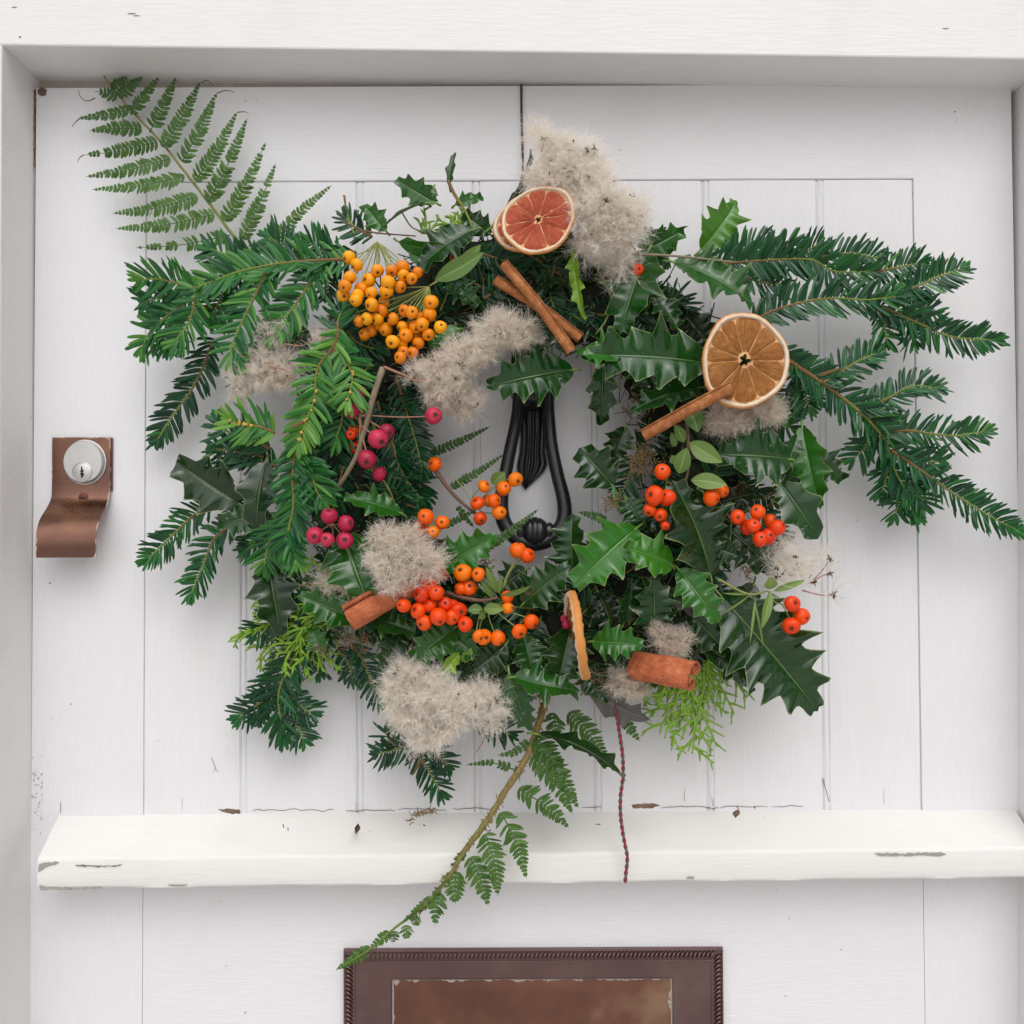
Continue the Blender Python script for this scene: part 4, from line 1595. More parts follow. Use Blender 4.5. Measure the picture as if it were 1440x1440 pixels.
def cinnamon(label, a, b, w, mat, double=False, group='cinnamon sticks in the wreath', bow=0.01, curl=1.35, back=False):
    """Rolled bark quill: a scroll of thin bark swept along the stick."""
    A, B = P(*a), P(*b)
    L = np.linalg.norm(B - A)
    o = root('cinnamon_stick', (A + B) / 2, label, 'cinnamon stick', group)
    Rr = w * K / 2
    thk = Rr * 0.16
    sec = []
    if double:
        aa = np.linspace(0, 1, 28)
        rad = Rr * (0.20 + 0.36 * aa)
        ang_ = math.pi / 2 + R(400) * (1 - aa)
        left = np.stack([-0.50 * Rr + rad * np.cos(ang_), rad * np.sin(ang_)], -1)
        right = left[::-1] * np.array([-1, 1])
        mid_ = np.stack([np.linspace(-.4, .4, 7) * Rr, Rr * (0.56 + 0.05 * np.cos(np.linspace(-1.5, 1.5, 7)))], -1)
        sec = np.vstack([left, mid_, right])
        sec = np.array(sec)
    else:
        t = np.linspace(0, 1, 44)
        an = 2.2 + t * 2 * math.pi * curl
        rad = Rr * (1 - 0.34 * t)
        sec = np.stack([rad * np.cos(an), rad * np.sin(an)], -1)
    d = nrm(np.gradient(sec, axis=0))
    nrm2 = np.stack([-d[:, 1], d[:, 0]], -1)
    ring = np.vstack([sec + nrm2 * thk / 2, (sec - nrm2 * thk / 2)[::-1]])
    m = len(ring)
    n = 26
    c = spline([A, (A + B) / 2 + np.array([bow, 0, bow]) * L + FACE * 0.004, B], n)
    T, N, S = frames(c, FACE + np.array([0, 0, .35]))
    V, U = [], []
    for i in range(n):
        k = 1 + 0.014 * math.sin(i * 0.5) + 0.004 * rng.standard_normal()
        for j in range(m):
            jt = 0.0
            if i in (0, n - 1):
                jt = 0.45 * K * rng.standard_normal()
            V.append(c[i] + (N[i] * ring[j, 1] + S[i] * ring[j, 0]) * k + T[i] * jt)
            U.append((i / n * L / 0.05, j / m * 2, 0))
    F = grid_faces(n, m, closed_v=True).tolist()
    h = m // 2
    for e in (0, n - 1):
        for j in range(h - 1):
            f = [e * m + j, e * m + j + 1, e * m + m - 2 - j, e * m + m - 1 - j]
            F.append(f if e else f[::-1])
    q = mk('bark', V, F, mat, o, uvw=U)
    md_ = q.modifiers.new('edge', 'EDGE_SPLIT')
    md_.split_angle = R(55)
    return o
# ================================================================== THE WREATH
WC = (738, 645)                                  # centre in the photograph
wreath = root('wreath', P(738, 645, 0.0), 'evergreen wreath of yew, holly and fern hung on the white door', 'wreath')

# moss-bound ring that everything is pushed into
nu_, nv_ = 120, 22
V = []
for i in range(nu_):
    a = 2 * math.pi * i / nu_
    for j in range(nv_):
        b = 2 * math.pi * j / nv_
        rr_ = 248 + 62 * math.cos(b) * (1 + 0.05 * math.sin(5 * a)) + 8 * rng.standard_normal()
        hh = 0.030 + 0.026 * math.sin(b) + 0.002 * rng.standard_normal()
        c = P(WC[0], WC[1], 0.03)
        V.append((c[0] + rr_ * K * 0.96 * math.cos(a), -max(0.002, hh), c[2] + rr_ * K * 0.96 * math.sin(a)))
F = []
for i in range(nu_):
    for j in range(nv_):
        F.append([i * nv_ + j, i * nv_ + (j + 1) % nv_, ((i + 1) % nu_) * nv_ + (j + 1) % nv_, ((i + 1) % nu_) * nv_ + j])
mk('moss_ring', V, F, M['moss'], wreath)
# loose moss strands and rough stems poking out of the ring
bagm, bagd = Bag(), Bag()
for k in range(4600):
    a = rng.uniform(0, 2 * math.pi)
    rr_ = 248 + rng.uniform(-72, 72)
    p0 = P(WC[0] + rr_ * math.cos(a), WC[1] + rr_ * math.sin(a), rng.uniform(0.02, 0.056))
    d = nrm(rng.standard_normal(3) * np.array([1, .6, 1]) + np.array([0, -.5, 0]))
    e = nrm(rng.standard_normal(3))
    L = rng.uniform(10, 34) * K
    (bagd if rng.random() < 0.16 else bagm).tube(spline([p0, p0 + d * L * .5 + e * L * .12, p0 + d * L + e * L * .35], 5), rng.uniform(.4, 1.0) * K, 4)
bagm.build('moss_strands', M['moss'], wreath, kind='stuff')
bagd.build('dry_moss_strands', M['drymoss'], wreath, kind='stuff')
# hanging cord up to the top of the door
cb = Bag()
cb.tube(spline([P(733, 119, 0.0016), P(733.5, 165, 0.0022), P(735, 215, 0.006), P(736, 300, 0.02)], 20), 1.7 * K, 8, 0.5, 0.05)
cb.build('hanging_cord', M['cord'], wreath, label='dark brown cord the wreath hangs from')

# dark inner greenery of the ring: short yew sprays lying in every direction
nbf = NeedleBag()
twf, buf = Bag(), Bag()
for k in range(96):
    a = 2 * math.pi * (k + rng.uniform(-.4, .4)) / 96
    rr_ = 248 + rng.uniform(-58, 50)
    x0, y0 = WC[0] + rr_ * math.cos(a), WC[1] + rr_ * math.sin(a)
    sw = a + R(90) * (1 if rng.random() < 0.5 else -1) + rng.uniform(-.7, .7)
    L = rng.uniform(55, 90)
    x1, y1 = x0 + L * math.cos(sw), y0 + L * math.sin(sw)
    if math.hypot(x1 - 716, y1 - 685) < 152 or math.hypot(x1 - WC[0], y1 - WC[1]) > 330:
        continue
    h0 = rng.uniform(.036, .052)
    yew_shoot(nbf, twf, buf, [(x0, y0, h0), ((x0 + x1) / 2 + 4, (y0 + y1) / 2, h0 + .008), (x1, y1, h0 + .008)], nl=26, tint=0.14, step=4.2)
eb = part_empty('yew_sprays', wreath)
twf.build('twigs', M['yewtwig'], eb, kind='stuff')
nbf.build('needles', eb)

# ------------------------------------------------ yew branches
f5 = ZM(180, 320, 4.5)
f3 = ZM(960, 120, 3.0)
f8 = ZM(1040, 500, 3.6)
f1 = ZM(180, 640, 3.6)
f6 = ZM(400, 500, 3.6)
f2 = ZM(480, 120, 3.0)
f7 = ZM(760, 520, 3.6)
fb = ZM(440, 760, 3.6)
fc = ZM(780, 780, 3.6)
f4 = ZM(420, 1000, 3.0)


def path(zm, pts, h0, h1):
    n = len(pts)
    return [(*zm(x, y), h0 + (h1 - h0) * i / (n - 1)) for i, (x, y) in enumerate(pts)]


# upper left branch
yew_branch([
    (path(f5, [(1420, 200), (1100, 215), (900, 238), (700, 280), (560, 330), (420, 385)], .066, .070), dict(nl=36, r0=2.0)),
    path(f5, [(890, 260), (800, 440), (720, 600), (650, 770), (690, 840)], .074, .080),
    path(f5, [(1230, 225), (1100, 430), (980, 590), (920, 670)], .070, .076),
    path(f5, [(440, 385), (300, 350), (190, 325), (90, 330)], .070, .058),
    path(f5, [(440, 395), (410, 520), (385, 600), (300, 720)], .074, .068),
    path(f5, [(400, 440), (250, 560), (150, 640), (90, 760)], .062, .046),
    (path(f5, [(860, 225), (690, 190), (520, 135)], .058, .050), dict(tint=.3)),
    (path(f5, [(1100, 205), (980, 120), (900, 60)], .060, .054), dict(tint=.28)),
    (path(f5, [(1330, 190), (1220, 140), (1150, 100)], .060, .056), dict(tint=.32)),
    (path(f5, [(700, 300), (600, 420), (540, 560)], .062, .060), dict(tint=.40)),
    (path(f5, [(330, 500), (240, 620), (250, 740)], .056, .050), dict(tint=.36)),
    (path(f5, [(300, 420), (200, 440), (110, 470)], .056, .046), dict(tint=.40)),
], nl=33, tint=.52)
yew_branch([(path(f5, [(540, 700), (490, 850), (400, 1030), (270, 1210), (190, 1340)], .040, .024), dict(nl=29))], tint=.10, lift=0.05)
# middle left, light green and nearest the lens
yew_branch([
    (path(f5, [(1340, 640), (1300, 750), (1200, 890), (1180, 1080), (1140, 1190), (1070, 1370)], .086, .092), dict(buds_n=8)),
    (path(f5, [(1350, 760), (1400, 880), (1420, 960), (1390, 1090)], .086, .090), dict(buds_n=5)),
    (path(f5, [(930, 1300), (840, 1262), (720, 1242), (650, 1225)], .082, .078), dict(buds_n=9, tint=.72)),
    (path(f5, [(1330, 650), (1330, 590), (1350, 530)], .082, .078), dict(tint=.40)),
    (path(f6, [(300, 190), (290, 330), (260, 420)], .076, .074), dict(tint=.45)),
], nl=33, tint=.66)
yew_branch([
    path(f6, [(90, 480), (135, 590), (160, 680), (190, 730)], .084, .082),
    path(f6, [(60, 440), (40, 620), (45, 760), (20, 900), (60, 1030)], .086, .082),
    path(f1, [(880, 30), (840, 190), (845, 300), (805, 400), (835, 540)], .084, .082),
    path(f1, [(900, 30), (945, 120), (985, 205)], .080, .078),
    path(f1, [(760, 330), (715, 440), (690, 560)], .072, .068),
    (path(f1, [(760, 60), (690, 40), (560, -10), (480, 40)], .060, .052), dict(tint=.24)),
    (path(f5, [(900, 1400), (760, 1330), (620, 1290), (560, 1230)], .066, .056), dict(tint=.26)),
    (path(f5, [(860, 1450), (700, 1420), (560, 1400)], .062, .052), dict(tint=.22)),
], nl=29, tint=.46)
# lower left
yew_branch([
    path(f1, [(420, 260), (340, 300), (200, 430), (100, 530)], .046, .034),
    path(f1, [(540, 350), (440, 420), (380, 560), (320, 700)], .050, .036),
], nl=27, tint=.34)
yew_branch([
    (path(f1, [(960, 840), (890, 940), (800, 1100), (760, 1230), (790, 1420)], .046, .034), dict(nl=34)),
    path(f1, [(770, 1190), (660, 1260), (560, 1330)], .036, .030),
    path(f1, [(790, 1200), (860, 1260), (930, 1310)], .036, .032),
    path(f1, [(720, 1110), (690, 1200), (650, 1330)], .034, .030),
    (path(f1, [(800, 1260), (850, 1360), (890, 1440)], .034, .030), dict(tint=.28)),
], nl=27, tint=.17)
# dark shoots beside the opening
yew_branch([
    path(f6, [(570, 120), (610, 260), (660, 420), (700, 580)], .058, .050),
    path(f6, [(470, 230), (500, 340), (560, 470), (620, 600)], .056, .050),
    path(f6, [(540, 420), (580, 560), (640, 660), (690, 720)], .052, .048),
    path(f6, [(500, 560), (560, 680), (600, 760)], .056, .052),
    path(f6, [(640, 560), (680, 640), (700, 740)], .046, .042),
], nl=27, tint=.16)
# part-hidden shoots that thicken the left and right of the ring
yew_branch([
    path(f1, [(640, 120), (600, 220), (560, 330)], .050, .044), path(f1, [(720, 300), (660, 420), (600, 480)], .052, .046), path(f1, [(860, 560), (800, 660), (760, 740)], .052, .046),
    path(f5, [(900, 700), (820, 850), (700, 980)], .052, .046), path(f5, [(1100, 620), (1060, 800), (960, 920)], .056, .050), path(f5, [(1280, 1240), (1330, 1380), (1300, 1500)], .062, .056),
    path(f6, [(230, 160), (200, 320), (230, 470)], .060, .056), path(f6, [(300, 560), (260, 700), (200, 800)], .060, .056), path(f1, [(1010, 560), (960, 680), (880, 760)], .056, .050),
    path(f1, [(800, 780), (720, 850), (640, 900)], .048, .042), path(f6, [(520, 260), (600, 340), (640, 450)], .052, .046), path(f6, [(430, 640), (540, 700), (640, 790)], .052, .048),
], nl=28, tint=.22)
yew_branch([
    path(f7, [(1100, 180), (1180, 250), (1270, 300)], .056, .050), path(f7, [(1130, 60), (1200, 160), (1290, 210)], .056, .050), path(f7, [(1000, 560), (1090, 620), (1180, 660)], .052, .046), path(f7, [(1080, 700), (1150, 780), (1200, 860)], .050, .044),
    path(f7, [(480, 430), (440, 560), (400, 640)], .046, .040), path(f7, [(250, 900), (330, 1000), (300, 1100)], .052, .048), path(f7, [(880, 1120), (960, 1180), (1050, 1200)], .050, .044),
], nl=26, tint=.16)
# below the ring
yew_branch([
    path(fb, [(500, 1010), (540, 1090), (600, 1190), (650, 1280)], .040, .034),
    path(fb, [(520, 1030), (430, 1055), (330, 1080)], .040, .034),
    path(fb, [(600, 1040), (640, 1090), (680, 1140)], .036, .032),
    path(fb, [(420, 1040), (380, 1000), (370, 970)], .036, .032),
    path(fb, [(820, 910), (900, 930), (1000, 980)], .044, .036),
    path(fb, [(130, 540), (180, 620), (200, 700)], .036, .030),
    path(fb, [(200, 520), (260, 620), (290, 700), (350, 810)], .040, .034),
    path(fb, [(40, 560), (20, 610), (30, 670)], .036, .032),
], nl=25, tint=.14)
# top, between holly leaves
yew_branch([
    path(f2, [(620, 740), (560, 800), (500, 860)], .052, .048),
    path(f2, [(560, 700), (680, 740), (780, 800)], .060, .056), path(f2, [(600, 900), (700, 840), (760, 740)], .062, .056), path(f2, [(760, 700), (860, 760), (960, 860)], .060, .056), path(f2, [(900, 760), (880, 880), (920, 980)], .060, .056), path(f2, [(60, 700), (-40, 760), (-60, 880)], .058, .056), path(f2, [(0, 1000), (60, 1080), (160, 1120)], .060, .058),
    path(f2, [(700, 860), (620, 880), (560, 960)], .052, .048),
    path(f2, [(130, 640), (60, 600), (20, 560)], .050, .044),
    path(f2, [(1320, 960), (1400, 900), (1460, 960)], .050, .046),
], nl=26, tint=.14)
# right-hand branches
yew_branch([
    (path(f3, [(100, 760), (220, 748), (400, 735), (550, 737), (640, 785), (790, 785)], .066, .058), dict(nl=32)),
    (path(f3, [(300, 990), (400, 945), (520, 912), (640, 898), (770, 905), (900, 892)], .072, .062), dict(nl=34)),
    path(f3, [(880, 895), (960, 860), (1070, 812), (1170, 775)], .062, .050),
    path(f3, [(770, 905), (900, 960), (1010, 1010), (1130, 1060), (1320, 1075)], .062, .044),
    path(f3, [(560, 730), (700, 710), (830, 730)], .056, .048),
    path(f3, [(800, 790), (900, 770), (1000, 750)], .056, .048),
    path(f3, [(830, 930), (850, 1010), (860, 1080)], .058, .052),
    path(f3, [(930, 960), (960, 1030), (970, 1080)], .056, .048),
    path(f3, [(240, 800), (330, 830), (420, 840)], .060, .056),
    path(f3, [(420, 735), (520, 700), (570, 670)], .058, .054),
    path(f3, [(940, 880), (1000, 930), (1070, 960)], .056, .048),
    path(f3, [(180, 730), (260, 690), (350, 665)], .056, .050),
    path(f3, [(300, 740), (390, 690), (470, 665)], .054, .050),
], nl=29, tint=.26)
yew_branch([
    (path(f8, [(180, -20), (300, 60), (420, 140), (590, 270), (700, 380), (750, 460), (790, 590), (850, 700), (890, 800)], .072, .040), dict(nl=33, r0=2.6)),
    path(f8, [(420, 140), (520, 75), (620, 20), (690, -10)], .066, .056),
    path(f8, [(590, 270), (740, 222), (870, 155), (1000, 165)], .060, .048),
    path(f8, [(730, 390), (850, 380), (960, 395), (1100, 405), (1240, 385)], .056, .042),
    path(f8, [(770, 480), (930, 590), (1100, 710), (1280, 820), (1400, 880)], .054, .036),
    path(f8, [(690, 400), (640, 460), (580, 520)], .050, .042),
    path(f8, [(760, 540), (740, 620), (720, 690)], .050, .042),
    path(f8, [(830, 680), (800, 750), (790, 800)], .044, .038),
    path(f8, [(300, 60), (320, 150), (350, 260)], .062, .056),
    path(f8, [(600, 300), (700, 320), (800, 360)], .058, .052),
    path(f8, [(850, 500), (920, 530), (1010, 540)], .050, .046),
    path(f8, [(850, 600), (900, 680), (930, 760)], .046, .042),
], nl=29, tint=.27)

# ------------------------------------------------ fern fronds
z1 = ZM(0, 0, 3.0)
fr = part_empty('fern_frond', wreath, 'green fern frond reaching up to the top left corner')
rb = Bag()
ra = [(*z1(x, y), h) for x, y, h in ((438, 322, .006), (540, 450, .008), (680, 600, .011), (760, 700, .013), (830, 790, .016), (900, 880, .020), (1000, 1010, .026), (1150, 1130, .034))]
rb.tube(spline([P(*p) for p in ra], 40), np.linspace(1.1, 2.7, 40) * K, 6, .5, .08)
rb.build('stalk', M['rachis'], fr)
for (bx, by, tx, ty, w, cu, ti, gp) in [
    (490, 408, 400, 385, 26, .03, .12, .1), (560, 460, 330, 500, 30, -.04, .14, .05), (595, 545, 380, 552, 34, .02, .26, .1), (660, 600, 350, 655, 36, -.05, .22, .05),
    (715, 670, 365, 745, 40, -.05, .34, .0), (775, 745, 390, 800, 42, -.05, .42, .0), (830, 830, 475, 900, 42, -.06, .46, .0), (900, 905, 490, 965, 40, -.05, .52, .03), (970, 992, 575, 1045, 34, -.05, .55, .25),
    (470, 370, 540, 322, 26, .03, .06, 0), (500, 400, 605, 322, 30, .03, .08, 0), (560, 470, 672, 322, 32, .03, .12, 0), (630, 560, 742, 325, 34, .04, .22, .08), (690, 620, 845, 345, 38, .04, .25, 0),
    (770, 680, 915, 390, 38, .04, .34, 0), (825, 760, 1000, 472, 38, .05, .36, 0), (880, 850, 1042, 500, 38, .04, .36, .04), (950, 930, 1122, 600, 36, .04, .46, .03), (1025, 1005, 1163, 690, 34, .03, .46, .05), (1130, 1050, 1398, 782, 32, -.02, .50, .0),
]:
    f = (by - 322) / 700
    h = .008 + .018 * f
    pinna(fr, (*z1(bx, by), h), (*z1(tx, ty), max(.005, h + rng.uniform(-.003, .006))), w / 1.35, ti, cu, gp)

for pts in ([(134, 138, .010), (122, 142, .012), (113, 136, .013), (110, 126, .012)], [(112, 167, .010), (106, 172, .012), (101, 179, .011)], [(283, 117, .010), (292, 113, .012), (301, 122, .011)], [(306, 131, .012), (318, 127, .013), (330, 130, .012)], [(334, 158, .013), (344, 157, .014), (350, 160, .013)], [(117, 218, .012), (112, 222, .013), (109, 228, .012)]):
    tb = Bag()
    tb.tube(spline([P(*p) for p in pts], 12), np.linspace(.9, .35, 12) * K, 5)
    tb.build('withered_tip', M['twig'], fr)
fr2 = part_empty('fern_frond', wreath, 'fern frond hanging down across the weather bar to the letter plate')
rb = Bag()
ra = [(1065, -110, .040), (1035, -20, .052), (1010, 60, .058), (960, 200, .062), (870, 340, .062), (790, 470, .058), (700, 590, .056), (640, 690, .054), (540, 810, .050), (400, 920, .044), (300, 1005, .040), (160, 1090, .034)]
ra = [(*f4(x, y), h) for x, y, h in ra]
rc_ = spline([P(*p) for p in ra], 60)
rb.tube(rc_, np.interp(np.linspace(0, 1, 60), [0, .45, .7, 1], [5.0, 3.9, 2.0, .8]) * K, 7, .5, .10)
rb.build('stalk', M['rachis'], fr2)
sc_ = Bag()
for k in range(330):
    j = int(rng.integers(0, 44))
    t_ = nrm(rc_[j + 1] - rc_[j])
    o_ = rc_[j] + nrm(np.cross(t_, rng.standard_normal(3)) + np.array([0, -.3, 0])) * (4.6 - 0.07 * j) * K * .85
    d_ = nrm(t_ + .8 * rng.standard_normal(3))
    sc_.tube(spline([o_, o_ + d_ * 3.5 * K, o_ + d_ * 7 * K + 1.6 * K * rng.standard_normal(3)], 4), [1.1 * K, .9 * K, .6 * K, .15 * K], 4, rng.uniform(0, 1))
sc_.build('stalk_scales', M['drymoss'], fr2, kind='stuff')
for (bx, by, tx, ty, w, cu, ti, gp, h) in [
    (1000, 150, 1180, 410, 44, -.05, .38, .03, .066), (990, 190, 1155, 432, 40, -.05, .40, .03, .064), (1000, 110, 1130, 330, 44, -.05, .28, .03, .064), (930, 330, 1140, 492, 42, -.06, .42, .05, .062), (855, 430, 960, 705, 44, -.06, .48, .02, .060),
    (790, 520, 840, 778, 44, -.05, .46, .02, .058), (725, 620, 800, 820, 42, -.04, .44, .02, .056), (665, 680, 662, 812, 40, .04, .40, .0, .055), (595, 770, 575, 900, 36, .03, .36, .0, .052),
    (500, 865, 488, 905, 22, 0, .40, .0, .048), (455, 905, 455, 962, 24, 0, .40, .0, .046), (405, 930, 398, 976, 22, 0, .42, .0, .044),
    (965, 130, 840, 186, 16, -.12, .22, .1, .064), (920, 250, 708, 226, 14, .10, .18, .1, .062), (700, 600, 640, 655, 14, .0, .40, .1, .056), (380, 935, 300, 1000, 20, 0, .45, .0, .042), (300, 1000, 160, 1090, 22, 0, .5, .0, .037), (560, 790, 440, 890, 18, 0, .48, .1, .05), (640, 690, 560, 780, 16, 0, .45, .2, .053),
    (1140, 10, 1310, 215, 46, -.04, .20, .0, .050), (1075, 10, 1095, 110, 40, .02, .14, .0, .046), (1350, -10, 1440, 128, 26, .03, .46, .0, .040),
]:
    pinna(fr2, (*f4(bx, by), h), (*f4(tx, ty), h + rng.uniform(-.006, .008)), w / 1.15, ti, cu, gp)
fr3 = part_empty('fern_frond', wreath, 'small dark fern leaflets poking into the opening')
for (a_, b_, w, h) in (((850, 665), (1110, 500), 20, .040), ((745, 495), (1040, 360), 22, .036), ((1000, 990), (1285, 778), 24, .052), ((820, 860), (980, 770), 16, .034), ((880, 770), (960, 870), 14, .034)):
    pinna(fr3, (*f6(*a_), h), (*f6(*b_), h - .004), w / 1.5, .10, .02, 0)
pinna(fr3, (*f7(330, 760), .04), (*f7(190, 720), .036), 14, .05, .02, 0)

# ------------------------------------------------ bright cypress
cypress((432, 858, .040), (338, 905, .034), 70, .74, 2, 4, 'lime green cypress spray at the lower left')
cypress((440, 880, .046), (352, 868, .038), 40, .70, 2, 2)
cypress((470, 850, .058), (398, 905, .050), 60, .50, 2, 3)
cypress((440, 870, .050), (428, 955, .044), 40, .55, 2, 3)
cypress((985, 920, .050), (945, 1030, .042), 56, .40, 2, 4, 'green cypress spray under the cinnamon at lower right')
cypress((1000, 900, .048), (985, 970, .042), 50, .36, 2, 2)
cypress((930, 950, .046), (900, 985, .040), 60, .48, 2, 3)
cypress((1000, 905, .052), (925, 1040, .040), 24, .42, 2, 2)
cypress((645, 320, .046), (632, 288, .042), 90, .52, 1, 7)
cypress((600, 330, .046), (612, 292, .042), 70, .40, 1, 4)
cypress((470, 800, .060), (430, 830, .054), 80, .30, 2, 4)

